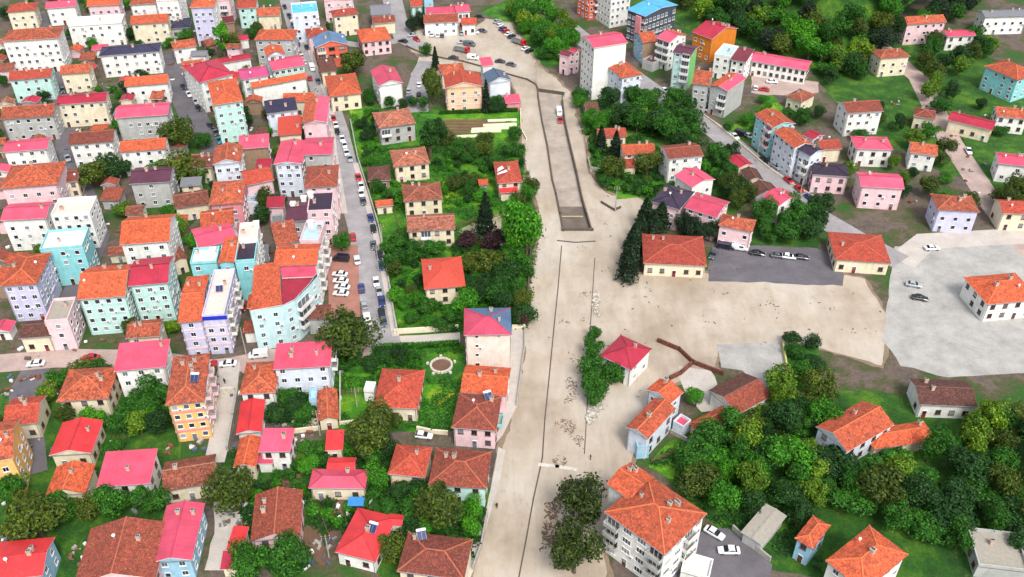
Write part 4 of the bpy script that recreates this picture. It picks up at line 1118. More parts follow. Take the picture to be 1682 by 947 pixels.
H('S', (206, 556), (262, 552), 7, 2, 'gx', 'OT', 'WC', 'cream house with orange gable behind the outer pink lean-to')
H('S', (30, 556), (84, 552), 7, 1.6, 'gx', 'DK', 'WC', 'low house with dark tiles at the foot of the lilac edge block')
H('T', (618, 330), (852, 300), 8, 2, 'gx', 'MA', 'WR', 'brown walled house with dull maroon roof behind the poplar', fr=0)
H('T', (900, 560), (1050, 540), 6, 1.2, 'gx', 'CR', 'WW', 'small white hut with crimson roof left of the wide orange roof', fr=0, name='shed', cat='shed')
H('B', (640, 215), (735, 205), 5, 1.6, 'shed', 'DK', 'WC', 'dark roofed back shed behind the bare brown walled house', fr=0, name='shed', cat='shed')
H('B', (770, 925), (862, 915), 7, 1.2, 'flat', 'GY', 'WG', 'grey flat roofed garage left of the maroon purple roof', fr=0, name='garage', cat='garage')
H('C', (655, 330), (735, 325), 7, 1.2, 'shed', 'GY', 'WG', 'grey lean-to in the gap right of the cream roof terrace', fr=0, name='shed', cat='shed')
# --- the town beyond the right side
H('S', (1446, 96), (1496, 92), 8, 2.6, 'hip', 'OT', 'WC', 'cream house with orange hipped roof above the outer right street')
H('S', (1348, 246), (1384, 244), 7, 1.6, 'gx', 'RT', 'WC', 'small cream house with red gable behind the outer purple roof')
H('S', (1494, 250), (1540, 256), 8, 2, 'gx', 'OT', 'WW', 'white house with orange gable beside the outer pink hip')
H('S', (1500, 190), (1536, 196), 7, 1.6, 'hip', 'BR', 'WC', 'small cream house with brown hip near the outer right street')
H('S', (1646, 350), (1700, 352), 8, 2, 'gx', 'RT', 'WC', 'cream house with red gable cut by the right edge')
H('S', (1636, 190), (1690, 196), 8, 2, 'gx', 'OT', 'WW', 'white house with orange gable below the turquoise edge block')
H('S', (1556, 60), (1604, 58), 7, 2, 'gx', 'PK', 'WW', 'small white house with pink gable under the top right gable')
H('S', (1490, 40), (1556, 36), 8, 3, 'gx', 'OT', 'WP', 'pink house with orange gable at the top right')
H('S', (1618, 28), (1690, 26), 8, 2.6, 'gx', 'GY', 'WW', 'white house with grey roof in the top right corner')
H('S', (1352, 44), (1430, 36), 9, 2.6, 'gx', 'CR', 'WW', 'white house with crimson roof at the top right street')
H('S', (1616, 108), (1672, 132), 12, 3, 'hip', 'OR', 'WT', 'turquoise block with orange hipped roof at the right edge')
H('S', (1392, 186), (1452, 182), 9, 3, 'gx', 'BR', 'WW', 'white house with brown gable outside the right street')
H('S', (1406, 244), (1468, 246), 9, 2.2, 'hip', 'PK', 'WW', 'white house with pink hipped roof outside the right street')
H('S', (1334, 286), (1396, 290), 8, 2.2, 'hip', 'DP', 'WP', 'pink house with dark purple hipped roof outside the right street')
H('S', (1414, 306), (1486, 310), 9, 2.6, 'gx', 'PK', 'WP', 'pink house with long pink gable outside the right street')
H('S', (1556, 196), (1630, 214), 8, 1.6, 'gx', 'CR', 'WC', 'cream house with crimson gable near the right edge')
H('S', (1640, 268), (1710, 276), 8, 2.2, 'gx', 'PK', 'WW', 'white house with pink gable cut by the right edge')
H('S', (1540, 344), (1610, 348), 9, 2.6, 'hip', 'OT', 'WL', 'lilac house with orange hipped roof near the right edge')
H('S', (1372, 426), (1464, 432), 14, 1.4, 'hip', 'RT', 'WC', 'large low hall with orange roof at the right end of the yard', pitch=0.22)
H('S', (1622, 500), (1710, 492), 12, 2, 'hip', 'OR', 'WW', 'white house with orange hipped roof beside the grey yard')
H('S', (1510, 664), (1606, 668), (1520, 622), 1.4, 'gx', 'DK', 'WW', 'old barn with dark tiles below the right grey yard', pitch=0.36)
H('S', (1436, 738), (1540, 722), 6, 1, 'hip', 'OR', 'WC', 'small outbuilding with orange hipped tiles in the right wood')
H('S', (1340, 700), (1392, 742), (1420, 660), 2, 'gy', 'OR', 'WB', 'white house with orange gable at the edge of the right wood', s='r')
H('S', (1356, 920), (1420, 972), (1478, 900), 3, 'hip', 'OR', 'WW', 'white block with orange hipped roof at the bottom right edge', s='r')
H('S', (1606, 930), (1690, 940), 9, 1, 'flat', 'GR', 'WG', 'grey flat concrete garage in the bottom right corner', name='garage', cat='garage', fr=0)

# back-yard sheds in the gaps of the left town
def near_street(p, pad):
    for c, w in STREETS:
        for a, b in zip(c, c[1:]):
            d = b - a; t = max(0, min(1, (p - a).dot(d) / d.length_squared))
            if (p - a - d * t).length < w / 2 + pad: return True
    return False
def px_of(p):
    d = p - cam.location
    dep = d.y * CP - d.z * SP
    return (PW / 2 + FPX * d.x / dep, PH / 2 - FPX * (d.y * SP + d.z * CP) / dep)
rs_ = random.Random(21)
shed_spots = []
for _ in range(6000):
    if len(shed_spots) >= 60: break
    q = (rs_.uniform(5, 530), rs_.uniform(70, 570))
    p = G(*q)
    if in_foot(p, 4.0) or near_street(p, 4.0) or any((p - o).length < 8 for o in shed_spots): continue
    shed_spots.append(p)
RW = {'OT': 'orange tiled', 'OR': 'bright orange', 'BR': 'brown tiled', 'PK': 'pink sheet', 'RD': 'red sheet', 'OLD': 'mottled old', 'CR': 'crimson sheet', 'GY': 'grey felt', 'FA': 'faded tiled'}
shed_list = {}
for p in shed_spots: shed_list.setdefault(rs_.choice(list(RW)), []).append(p)
for rm_, ps in shed_list.items():
    ps.sort(key=lambda p: px_of(p)[0])
    for k, p in enumerate(ps):
        w_, d_ = rs_.uniform(4.5, 6.5), rs_.uniform(4, 6)
        a_, b_ = p + Vector((-w_ / 2, -d_ / 2, 0)), p + Vector((w_ / 2, -d_ / 2 + rs_.uniform(-0.2, 0.9), 0))
        H('S', px_of(a_), px_of(b_), d_, rs_.choice([0.9, 1.1, 1.7]), rs_.choice(['gx', 'shed', 'gy']), rm_, rs_.choice(['WC', 'WW', 'WG', 'WR', 'WP']), '%s roofed backyard shed, %s from the left of its colour' % (RW[rm_], ('first second third fourth fifth sixth seventh eighth ninth tenth eleventh twelfth thirteenth fourteenth fifteenth'.split())[min(k, 14)]), g=1, chim=0, fr=int(rs_.random() < 0.5), si=0, name='shed', cat='shed')['group'] = 'backyard sheds'

# the mint corner block with its slanting front
def corner_block():
    z = 4.3 * 2.9 + 0.35
    P = [at('C', p, z) for p in ((602, 712), (850, 672), (945, 628), (1060, 512), (1122, 440), (1100, 345), (835, 372), (640, 402))]
    c = sum(P, Vector()) / len(P); c.z = 0
    root = tag(empty('apartment_block', c), 'pale ice blue corner block with slanting glazed front and roof half orange half crimson', 'apartment block')
    L = [p - c for p in P]
    FOOT.append((c, Vector((1, 0, 0)), max(abs(p.x) for p in L), max(abs(p.y) for p in L)))
    mb = MB()
    for a, b in zip(L, L[1:] + L[:1]):
        mb.face([(a.x, a.y, -0.3), (b.x, b.y, -0.3), (b.x, b.y, z - 0.1), (a.x, a.y, z - 0.1)])
    mb.build('wall', WALL['WQ'], root)
    def slab(pts, mat, rise):
        r = MB()
        top = [(p.x, p.y, z + rise(p)) for p in pts]
        r.face(top, 0, roof_uv(top))
        r.face([(p[0], p[1], p[2] - 0.2) for p in reversed(top)], 1)
        for a, b in zip(top, top[1:] + top[:1]):
            r.face([a, (a[0], a[1], a[2] - 0.2), (b[0], b[1], b[2] - 0.2), b], 1)
        return r.build('roof', [mat, MAT_FRAME], root)
    mid = at('C', (835, 372), z) - c
    y0 = min(p.y for p in L)
    slab([L[0], L[1], mid, L[7]], R['OR'], lambda p: 0.1 + 0.1 * (p.y - y0))
    m2 = at('C', (1095, 470), z) - c; m1 = at('C', (852, 480), z) - c
    slab([m1, m2, L[4], L[5], mid], R['PK'], lambda p: 0.75 + 0.02 * (p.y - y0))
    slab([L[1], L[2], L[3], m2, m1], R['CR'], lambda p: 0.1 + 0.04 * (p.y - y0))
    rng = random.Random(5)
    facade(root, L[0], L[1], 4.3, 2.9, None, rng, 3.0, 0, skip=0.0, ww=1.1)
    facade(root, L[1], L[2], 4.3, 2.9, None, rng, 3.0, 0, skip=0.0, ww=1.1)
    facade(root, L[3], L[4], 4.3, 2.9, None, rng, 3.0, 0, skip=0.0)
    d = (L[3] - L[2]); d.z = 0; ln = d.length; d.normalize()
    mid_ = L[2] + d * ln / 2
    for f in range(1, 4):
        s_, r_, dm = balcony_meshes(WALL['WW'])
        b = link('balcony', s_, root); b.location = (mid_.x, mid_.y, f * 2.9 + 0.4); b.rotation_euler = (0, 0, math.atan2(d.y, d.x)); b.scale = (ln * 0.86, 1, 1)
        link('railing', r_, b); link('balcony_door', dm, b)
corner_block()

# details of particular houses: the white sheeting on the riverside roof, stair huts and vents on flat roofs, a blue tarpaulin
HB = {h['label']: h for h in HOUSES}
def by(s):
    return next(h for l, h in HB.items() if s in l)
def on_roof(s, name, mb, mats, loc, rz=0.0):
    h = by(s)
    o = mb.build(name, mats, h); o.location = loc; o.rotation_euler = (0, 0, rz)
    return o
def vent():
    m = MB(); m.box(-0.7, 0.7, -0.7, 0.7, -0.6, 1.1); m.box(-0.85, 0.85, -0.85, 0.85, 1.1, 1.25)
    return m
for s, pts in (('maroon purple sheet roof and two', [(-1.5, 1.0), (1.2, 4.0)]), ('sunken dark purple flat', [(-3.0, 3.0)]), ('cream pink flat roof and many', [(2, 2)]), ('ice blue flat roof and bal', [(-1, 3)]), ('plain white flat roof', [(2, 1)])):
    for x, y in pts: on_roof(s, 'roof_vent', vent(), WALL['WW'], (x, y, by(s)['_z'] + 0.5))
tp = MB()
z0 = by('riverside house with red roof')['_z']
for (x0, y0_, x1, y1) in ((-3.6, -2.6, -0.2, -1.2), (-3.4, -1.0, -1.2, 1.6)):
    q = [(x0, y0_), (x1, y0_ + 0.7), (x1 - 0.4, y1), (x0 + 0.3, y1 - 0.5)]
    h = by('riverside house with red roof')
    tp.face([(x, y, z0 + 0.36 * min(5.0 - abs(x), 4.9 - abs(y)) + 0.2) for x, y in q])
    tp.face([(x, y, z0 + 0.36 * min(5.0 - abs(x), 4.9 - abs(y)) + 0.16) for x, y in reversed(q)])
tp.build('roof_sheeting', MAT_WHITE, by('riverside house with red roof'))
bt = MB(); bt.box(-1.7, 1.7, -1.2, 1.2, -0.03, 0.05)
for x in (-1.6, 1.6):
    for y in (-1.1, 1.1): bt.box(x - 0.05, x + 0.05, y - 0.05, y + 0.05, -2.3, -0.03, 1)
o = bt.build('awning', [plain_mat('tarpaulin_blue', (60, 140, 210), 0.6), MAT_STEEL], by('pink hipped sheet roof')); o.location = (4.2, -4.6, 2.4)
bb = MB(); bb.box(-3.2, 3.2, -0.06, 0.06, -0.55, 0.55)
h = by('lilac and pink block with cream'); o = bb.build('facade_panel', plain_mat('panel_blue', (30, 50, 190), 0.5), h); o.location = (0, -(FOOT[HOUSES.index(h)][3]) - 0.1, h['_z'] - 0.35)
cb = MB(); cb.box(-1.4, 1.4, -0.5, 0.1, 0.5, 12.4)
h = by('modern dark framed'); o = cb.build('stair_bay', WALL['WS'], h); o.location = (2.0, -FOOT[HOUSES.index(h)][3] - 0.05, 0); 

FOOT.append((G(725, 601), Vector((1, 0, 0)), 4.6, 4.6))      # kept clear for the basin

# ------------------------------------------------------------------ trees
def leaf_mat(name, c1, c2, c3):
    m, n, l, b = new_mat(name)
    g = n.new('ShaderNodeNewGeometry')
    col = ramp(n, l, g.outputs['Random Per Island'], [(0.0, lin(c1, 0.72)), (0.55, lin(c2, 0.72)), (1.0, lin(c3, 0.72))])
    rn = n.new('ShaderNodeObjectInfo').outputs['Random']
    tone = ramp(n, l, rn, [(0.0, (0.72, 0.78, 0.7)), (0.5, (1.0, 1.0, 1.0)), (1.0, (1.25, 1.15, 1.0))])
    col = mix(n, l, 1.0, col, tone, 'MULTIPLY')
    tc = n.new('ShaderNodeTexCoord')
    clump = ramp(n, l, noise_tex(n, l, tc.outputs['Object'], 0.55, 2, 0.5), [(0.35, (0.7, 0.74, 0.66)), (0.65, (1.28, 1.22, 1.05))])
    col = mix(n, l, 1.0, col, clump, 'MULTIPLY')
    l.new(col, b.inputs['Base Color'])
    b.inputs['Roughness'].default_value = 0.65
    tr = n.new('ShaderNodeBsdfTranslucent')
    l.new(col, tr.inputs['Color'])
    ms = n.new('ShaderNodeMixShader')
    ms.inputs[0].default_value = 0.3
    l.new(b.outputs[0], ms.inputs[1]); l.new(tr.outputs[0], ms.inputs[2])
    l.new(ms.outputs[0], n['Material Output'].inputs['Surface'])
    return m
LEAF = {'green': leaf_mat('leaves_green', (18, 74, 4), (40, 116, 8), (90, 160, 22)),
        'bright': leaf_mat('leaves_bright', (30, 108, 2), (58, 152, 6), (122, 194, 24)),
        'olive': leaf_mat('leaves_olive', (46, 70, 8), (78, 106, 14), (122, 142, 34)),
        'dark': leaf_mat('leaves_dark', (10, 52, 8), (24, 82, 12), (58, 118, 26)),
        'fir': leaf_mat('needles_dark', (12, 36, 18), (28, 62, 34), (58, 92, 54)),
        'dark_olive': leaf_mat('leaves_dark_olive', (34, 54, 8), (62, 86, 16), (104, 124, 36)),  # foliage that is itself dark olive
        'lime': leaf_mat('leaves_yellow_green', (56, 104, 4), (100, 150, 12), (162, 192, 42)),
        'purple': leaf_mat('leaves_purple', (40, 18, 30), (78, 40, 54), (120, 74, 84))}
MAT_BARK = plain_mat('bark', (92, 72, 56), 0.95, var=0.3, scale=4)

def crown_data(seed, r, h, n, leaf, shape='round'):
    """leaf sprays spread through lobes of an uneven crown; base of the tree at the origin, r radius, h total height"""
    rg = random.Random(seed)
    mb = MB()
    lobes = []
    if shape == 'cone':
        for k in range(n):
            t = rg.random() ** 0.75
            z = h * (0.06 + 0.94 * t)
            tier = 0.75 + 0.25 * math.cos(t * 9 * 2 * math.pi)
            rr = r * (1 - t) ** 0.85 * tier * math.sqrt(rg.uniform(0.35, 1.0)) + 0.05
            a = rg.uniform(0, 2 * math.pi)
            d = Vector((math.cos(a), math.sin(a), -0.35))
            lobes.append((Vector((rr * math.cos(a), rr * math.sin(a), z)), d))
    else:
        nl = (9, 14, 19, 7, 12)[seed % 5] if shape == 'round' else 12
        ax, ay = rg.uniform(0.8, 1.15), rg.uniform(0.8, 1.15)
        cz = h * 0.62 if shape == 'round' else h * 0.55
        rz = h * 0.40 if shape == 'round' else h * 0.47
        cs = []
        for k in range(nl):
            d = Vector((rg.gauss(0, 1), rg.gauss(0, 1), rg.gauss(0, 1))).normalized() * rg.uniform(0.35, 0.82)
            cs.append((Vector((d.x * r * ax, d.y * r * ay, cz + d.z * rz)), rg.uniform(0.26, 0.56) * r * (1.15 if nl < 10 else 0.95)))
        for k in range(n):
            c, lr = cs[k % nl]
            d = Vector((rg.gauss(0, 1), rg.gauss(0, 1), rg.gauss(0.25, 1))).normalized()
            p = c + d * lr * (rg.uniform(0.7, 1.06) if rg.random() < 0.9 else rg.uniform(1.05, 1.3))
            if shape == 'column': p.x *= 0.8; p.y *= 0.8
            if p.z < 0.3: p.z = 0.3 + rg.random() * 0.5
            lobes.append((p, d))
    for p, d in lobes:
        nrm = (d + Vector((rg.gauss(0, 0.5), rg.gauss(0, 0.5), rg.gauss(0.2, 0.5)))).normalized()
        s = nrm.cross(Vector((0, 0, 1)))
        if s.length < 0.05: s = Vector((1, 0, 0))
        s.normalize(); t = s.cross(nrm)
        q = rg.uniform(0, math.pi)
        e1 = (s * math.cos(q) + t * math.sin(q)) * leaf * rg.uniform(0.6, 1.3)
        e2 = (t * math.cos(q) - s * math.sin(q)) * leaf * rg.uniform(0.35, 0.8)
        bend = nrm * leaf * 0.25
        mb.face([p - e1, p - e2 + bend, p + e1])
        mb.f[-1] = mb.f[-1]
        mb.face([p + e1, p + e2 + bend, p - e1])
    return mb

def trunk_data(seed, r, h, limbs=5):
    rg = random.Random(seed)
    mb = MB()
    tr = 0.045 * h ** 0.8 + 0.05
    mb.tube([(0, 0, -0.3), (0.05, 0, h * 0.2), (0.1, 0.06, h * 0.45), (0.05, 0.1, h * 0.8)], [tr * 1.25, tr, tr * 0.7, tr * 0.18], 6)
    for k in range(limbs):
        a = k * 2.4 + rg.random()
        z = h * rg.uniform(0.25, 0.5)
        e = Vector((math.cos(a) * r * 0.62, math.sin(a) * r * 0.62, z + h * rg.uniform(0.15, 0.3)))
        mb.tube([(0.06, 0.03, z), (e.x * 0.5, e.y * 0.5, z + (e.z - z) * 0.6), tuple(e)], [tr * 0.5, tr * 0.33, tr * 0.1], 5)
    return mb

PROTO = {}
def proto(kind, shape, k):
    key = (kind, shape, k)
    if key not in PROTO:
        sd_ = k * 31 + list(LEAF).index(kind) * 101 + len(shape) * 7
        if shape == 'round': cr, tr = crown_data(sd_, 4.0, 8.0, 2600, 0.33), trunk_data(sd_, 4.0, 8.0)
        elif shape == 'cone': cr, tr = crown_data(sd_, 2.2, 9.0, 1900, 0.33, 'cone'), trunk_data(sd_, 1.0, 8.0, 2)
        elif shape == 'column': cr, tr = crown_data(sd_, 2.4, 11.0, 1800, 0.33, 'column'), trunk_data(sd_, 1.2, 10.0, 3)
        else: cr, tr = crown_data(sd_, 1.5, 2.0, 420, 0.27), trunk_data(sd_, 1.0, 1.6, 4)
        PROTO[key] = (cr.mesh('crown', LEAF[kind]), tr.mesh('trunk', MAT_BARK))
    return PROTO[key]
DIM = {'round': (4.0, 8.0), 'cone': (2.2, 9.0), 'column': (2.4, 11.0), 'bush': (1.5, 2.0)}
NT_ = {'tree': 0}
TREES = []
def tree(p, h, r, kind, shape, label, group=None, name=None):
    k = rnd.randrange(5)
    cr, tr = proto(kind, shape, k)
    bush = shape == 'bush'
    name = name or ('bush' if bush else ('fir_tree' if kind == 'fir' else 'tree'))
    root = empty(name, p, rnd.uniform(0, 6.28))
    R0, H0 = DIM[shape]
    root.scale = (r / R0, r / R0, h / H0)
    link('crown', cr, root)
    link('trunk' if not bush else 'stem', tr, root)
    tag(root, label, 'bush' if bush else 'tree', group)
    TREES.append((root, kind, r, bush))
    return root
def T(x, y, h, r, kind, shape, label, group=None, reg='S'):
    return tree(at(reg, (x, y)), h, r, kind, shape, label, group)

T(864, 440, 21, 6.8, 'bright', 'round', 'big bright green tree overhanging the flooded road')
T(574, 584, 12, 7.0, 'olive', 'round', 'broad olive green tree at the street corner by the ice blue block')
T(582, 126, 11, 5.6, 'olive', 'round', 'dark brownish tree between the street and the tall pink roofed house')
T(716, 116, 10, 2.2, 'fir', 'cone', 'pointed dark fir at the lower edge of the plaza')
T(711, 170, 14, 4.2, 'olive', 'round', 'tall olive tree left of the peach gabled house')
T(799, 186, 13, 2.2, 'fir', 'cone', 'slim dark fir between the peach house and the slate roof')
T(707, 258, 14, 4.0, 'dark', 'column', 'dark tall tree right of the second garden house')
T(722, 242, 11, 3.0, 'dark', 'round', 'dark round tree right of the uppermost garden house')
T(798, 388, 15, 3.8, 'fir', 'cone', 'black green fir beside the small flooded garden patch')
T(770, 410, 6, 3.6, 'purple', 'round', 'purple leaved tree below the lowest garden house')
T(812, 414, 7, 4.2, 'purple', 'round', 'brown purple tree under the black green fir')
T(806, 458, 10, 4.6, 'olive', 'round', 'tall olive tree right of the coral red roof')
T(832, 470, 9, 4.0, 'dark', 'round', 'dark tree between the coral red roof and the river road')
T(848, 448, 9, 4.0, 'green', 'round', 'green tree just below the big bright tree')
T(762, 512, 7, 4.0, 'bright', 'round', 'bright bushy tree in front of the coral red roof')
T(856, 537, 5, 2.2, 'purple', 'round', 'small purple tree beside the pink and blue grey roof')
T(612, 742, 11, 6.0, 'olive', 'round', 'wide olive tree above the pink hipped house')
T(632, 716, 9, 4.4, 'olive', 'round', 'olive tree below the square orange red house')
T(389, 838, 10, 5.0, 'olive', 'round', 'round olive tree above the rust brown roof')
T(418, 948, 9, 4.6, 'green', 'round', 'left one of two round green trees at the bottom')
T(480, 950, 10, 5.0, 'green', 'round', 'right one of two round green trees at the bottom')
T(648, 916, 6, 3.2, 'olive', 'round', 'small yellow green tree beside the red hipped house')
T(722, 858, 10, 5.4, 'olive', 'round', 'large olive tree in front of the mint walled house')
T(690, 846, 7, 3.6, 'green', 'round', 'green tree left of the large olive tree')
T(957, 862, 12, 5.0, 'dark_olive', 'round', 'upper one of two shaggy dark trees on the slab at the bottom')
T(943, 940, 12, 5.0, 'dark_olive', 'round', 'lower one of two shaggy dark trees on the slab at the bottom')
T(370, 96, 17, 3.6, 'bright', 'column', 'tall bright green poplar among the upper left houses')
T(386, 90, 9, 3.0, 'olive', 'round', 'olive tree just right of the tall poplar')
T(296, 246, 10, 6.5, 'olive', 'round', 'dark tree by the left street below its parked cars')
T(334, 246, 6, 3.4, 'green', 'round', 'small green tree right of the left street tree')
T(306, 300, 10, 6.5, 'olive', 'round', 'big olive tree left of the blue white gabled block')
T(292, 386, 6, 3.6, 'bright', 'round', 'bright tree above the old dark mottled roof')
T(438, 346, 7, 3.4, 'olive', 'round', 'tree in the inner yard left of the maroon roof')
T(430, 372, 6, 3.0, 'dark', 'round', 'dark tree in the inner yard above the cream roof')
T(404, 212, 8, 3.0, 'dark', 'round', 'dark tree right of the air conditioned block')
T(562, 412, 6, 2.8, 'green', 'round', 'green tree at the top of the red paved parking')
T(1004, 296, 8, 4.0, 'olive', 'round', 'round olive tree left of the right bank house')
T(1062, 288, 8, 4.2, 'olive', 'round', 'round olive tree right of the right bank house')
T(986, 250, 10, 2.8, 'fir', 'cone', 'left one of two dark firs on the right bank')
T(1010, 258, 10, 2.8, 'fir', 'cone', 'right one of two dark firs on the right bank')
T(992, 306, 4, 3.0, 'green', 'round', 'low round tree at the flooded lane mouth on the right bank')
for i, (x, y) in enumerate(((1034, 440), (1040, 414), (1050, 396), (1058, 376), (1070, 392), (1084, 374), (1030, 462))):
    T(x, y, 11 - i % 3, 3.9, 'fir', 'cone', 'dark pine in the clump at the edge of the flooded yard', 'pines at the flooded yard')
for i, (x, y) in enumerate(((1136, 394), (1150, 398), (1164, 396), (1122, 386))):
    T(x, y, 7, 2.8, 'fir', 'round', 'dark round conifer behind the large hall roof', 'conifers behind the hall')
for i, (x, y, r) in enumerate(((977, 560, 2.2), (973, 588, 3.0), (970, 618, 3.4), (972, 650, 3.4), (978, 668, 2.8), (1003, 630, 3.2), (968, 634, 2.6))):
    T(x, y, r * 2.0, r, 'green', 'round', 'green tree on the strip between the slab and the crimson roof', 'trees beside the crimson roof')
T(1142, 668, 5, 2.6, 'bright', 'round', 'bright small tree between the flooded lane house and the barn')
T(560, 92, 6, 3.4, 'green', 'round', 'green tree right of the blue grey roofed house')
T(540, 56, 6, 1.8, 'green', 'column', 'slim young tree before the cream red hipped house')
T(700, 92, 5, 3.0, 'green', 'round', 'green shrub tree behind the tall white gabled house')
T(690, 44, 6, 3.4, 'fir', 'round', 'dark rounded tree left of the plaza building')
T(676, 52, 6, 3.4, 'fir', 'round', 'dark rounded tree beside the top street')
T(162, 306, 9, 6.0, 'olive', 'round', 'dark olive tree in the outer left rows')
T(190, 296, 8, 5.0, 'dark', 'round', 'dark green tree in the outer left rows')
T(70, 880, 10, 6.0, 'olive', 'round', 'big olive tree in the outer left gardens')
T(1172, 260, 6, 3.2, 'green', 'round', 'green tree on the near side of the right street')

# bare tree by the barn
bt = MB()
rb = random.Random(4)
def twig(p, d, ln, r, lev):
    e = p + d * ln
    bt.tube([tuple(p), tuple(p.lerp(e, 0.5) + Vector((rb.gauss(0, .1), rb.gauss(0, .1), 0)) * ln * 0.3), tuple(e)], [r, r * 0.75, r * 0.5], 4)
    if lev == 0: return
    for k in range(4):
        nd = (d + Vector((rb.gauss(0, 0.6), rb.gauss(0, 0.6), rb.gauss(0.15, 0.35)))).normalized()
        twig(p.lerp(e, rb.uniform(0.55, 1.0)), nd, ln * rb.uniform(0.6, 0.8), r * 0.5, lev - 1)
twig(Vector((0, 0, -0.2)), Vector((0, 0, 1)), 2.6, 0.2, 5)
o = bt.build('bare_tree', MAT_BARK); o.location = G(1272, 652)
tag(o, 'leafless grey tree standing behind the old barn', 'tree')

# woods: every tree its own thing, the smallest and farthest beyond the limit joined into one mass
SPECS = []
def poly_in(p, poly):
    c = False
    j = len(poly) - 1
    for i in range(len(poly)):
        a, b = poly[i], poly[j]
        if (a.y > p.y) != (b.y > p.y) and p.x < (b.x - a.x) * (p.y - a.y) / (b.y - a.y) + a.x: c = not c
        j = i
    return c
def scatter(pts, n, gap, fn, seed, pad=1.0, tries=40):
    poly = [G(*p) for p in pts]
    x0, x1 = min(p.x for p in poly), max(p.x for p in poly)
    y0, y1 = min(p.y for p in poly), max(p.y for p in poly)
    rg = random.Random(seed)
    done = []
    for _ in range(n * tries):
        if len(done) >= n: break
        p = Vector((rg.uniform(x0, x1), rg.uniform(y0, y1), 0))
        if not poly_in(p, poly) or in_foot(p, pad): continue
        if any((p - q).length < gap for q in done): continue
        done.append(p)
        fn(p, rg)
    return done
def wood(pts, n, gap, label, group, seed, kinds=('green', 'dark', 'green'), rr=(3.2, 5.0), hh=(6.5, 10.5), pad=1.5, shape='round'):
    def fn(p, rg):
        r = rg.uniform(*rr)
        SPECS.append((tuple(p), rg.uniform(*hh), r, rg.choice(kinds), shape, label, group))
    return scatter(pts, n, gap, fn, seed, pad)
wood([(870, 12), (900, 22), (930, 48), (942, 74), (928, 104), (888, 108), (876, 84), (862, 60), (848, 34), (830, 24)], 26, 5.0, 'leafy tree in the belt between the plaza and the right street', 'plaza tree belt', 1, ('green', 'bright', 'bright', 'lime'), (3.0, 5.2), (5, 9))
wood([(990, 178), (1040, 172), (1080, 168), (1128, 176), (1136, 226), (1120, 250), (1084, 236), (1040, 224), (1010, 206)], 30, 5.0, 'dark leafy tree in the wood below the two white blocks', 'right bank wood', 2, ('dark', 'green', 'lime', 'green'), (2.6, 5.2), (4.5, 9.5))
wood([(944, 165), (966, 170), (976, 205), (1000, 212), (986, 226), (964, 218)], 7, 4.2, 'green tree along the right bank above the dark firs', 'right bank trees', 3, ('green', 'bright'), (2.6, 3.8), (4.5, 7))
wood([(1180, 270), (1200, 262), (1212, 310), (1232, 345), (1222, 360), (1190, 330)], 9, 4.2, 'tree between the pink pair and the sheds', 'trees behind the pink pair', 4, ('green', 'olive', 'dark'), (2.6, 4.0), (5, 7.5))
wood([(1252, 358), (1330, 350), (1345, 352), (1345, 405), (1262, 400), (1240, 385)], 18, 4.4, 'dense green tree above the parked cars on the right', 'trees above the parked cars', 5, ('green', 'dark', 'green'), (3.0, 4.4), (5, 8))
wood([(1120, 780), (1150, 750), (1190, 690), (1250, 652), (1300, 660), (1345, 655), (1345, 880), (1300, 880), (1270, 820), (1220, 860), (1170, 850), (1130, 815)], 62, 4.4, 'leafy tree in the dark wood beside the big apartment block', 'lower right wood', 6, ('dark', 'green', 'lime', 'green', 'olive', 'bright', 'dark'), (2.2, 5.2), (4.0, 9.5))
wood([(1345, 760), (1480, 745), (1700, 690), (1700, 920), (1600, 910), (1490, 900), (1440, 860), (1345, 830)], 56, 5.0, 'leafy tree in the wood at the right edge', 'right edge wood', 7, ('dark', 'green', 'lime', 'olive', 'green'), (2.6, 5.6), (4.5, 10))
wood([(1334, 90), (1420, 60), (1440, 120), (1360, 150)], 16, 5.2, 'green tree in the grove right of the long pink building', 'outer right groves', 8, ('green', 'dark', 'lime', 'olive'), (2.6, 4.8), (4.5, 9))
wood([(1530, 75), (1640, 70), (1620, 120), (1540, 130), (1560, 180), (1520, 240), (1500, 150)], 18, 5.2, 'green tree in the grove near the right edge', 'right edge groves', 9, ('green', 'dark', 'lime', 'olive'), (2.6, 4.8), (4.5, 9))
wood([(1630, 320), (1700, 310), (1700, 380), (1640, 380)], 8, 5.0, 'green tree below the outer lilac house', 'trees by the outer lilac house', 10, ('green', 'dark', 'lime', 'olive'), (2.6, 4.8), (4.5, 9))
wood([(1186, 215), (1226, 200), (1256, 168), (1262, 190), (1236, 222)], 8, 4.0, 'small bright tree on the slope between the blocks on the right', 'trees on the right slope', 11, ('bright', 'green'), (1.8, 2.8), (2.5, 4))
wood([(186, 672), (270, 664), (276, 720), (200, 722)], 9, 5.2, 'green tree in the outer left gardens above the pink roof', 'outer left garden trees', 12, ('green', 'dark'), (3.0, 4.4), (5, 8))
wood([(160, 806), (270, 800), (280, 850), (180, 858), (20, 850), (30, 790), (70, 820)], 12, 5.2, 'green tree in the outer left gardens below the pink roof', 'lower outer left garden trees', 13, ('green', 'dark', 'olive'), (3.0, 4.4), (5, 8))
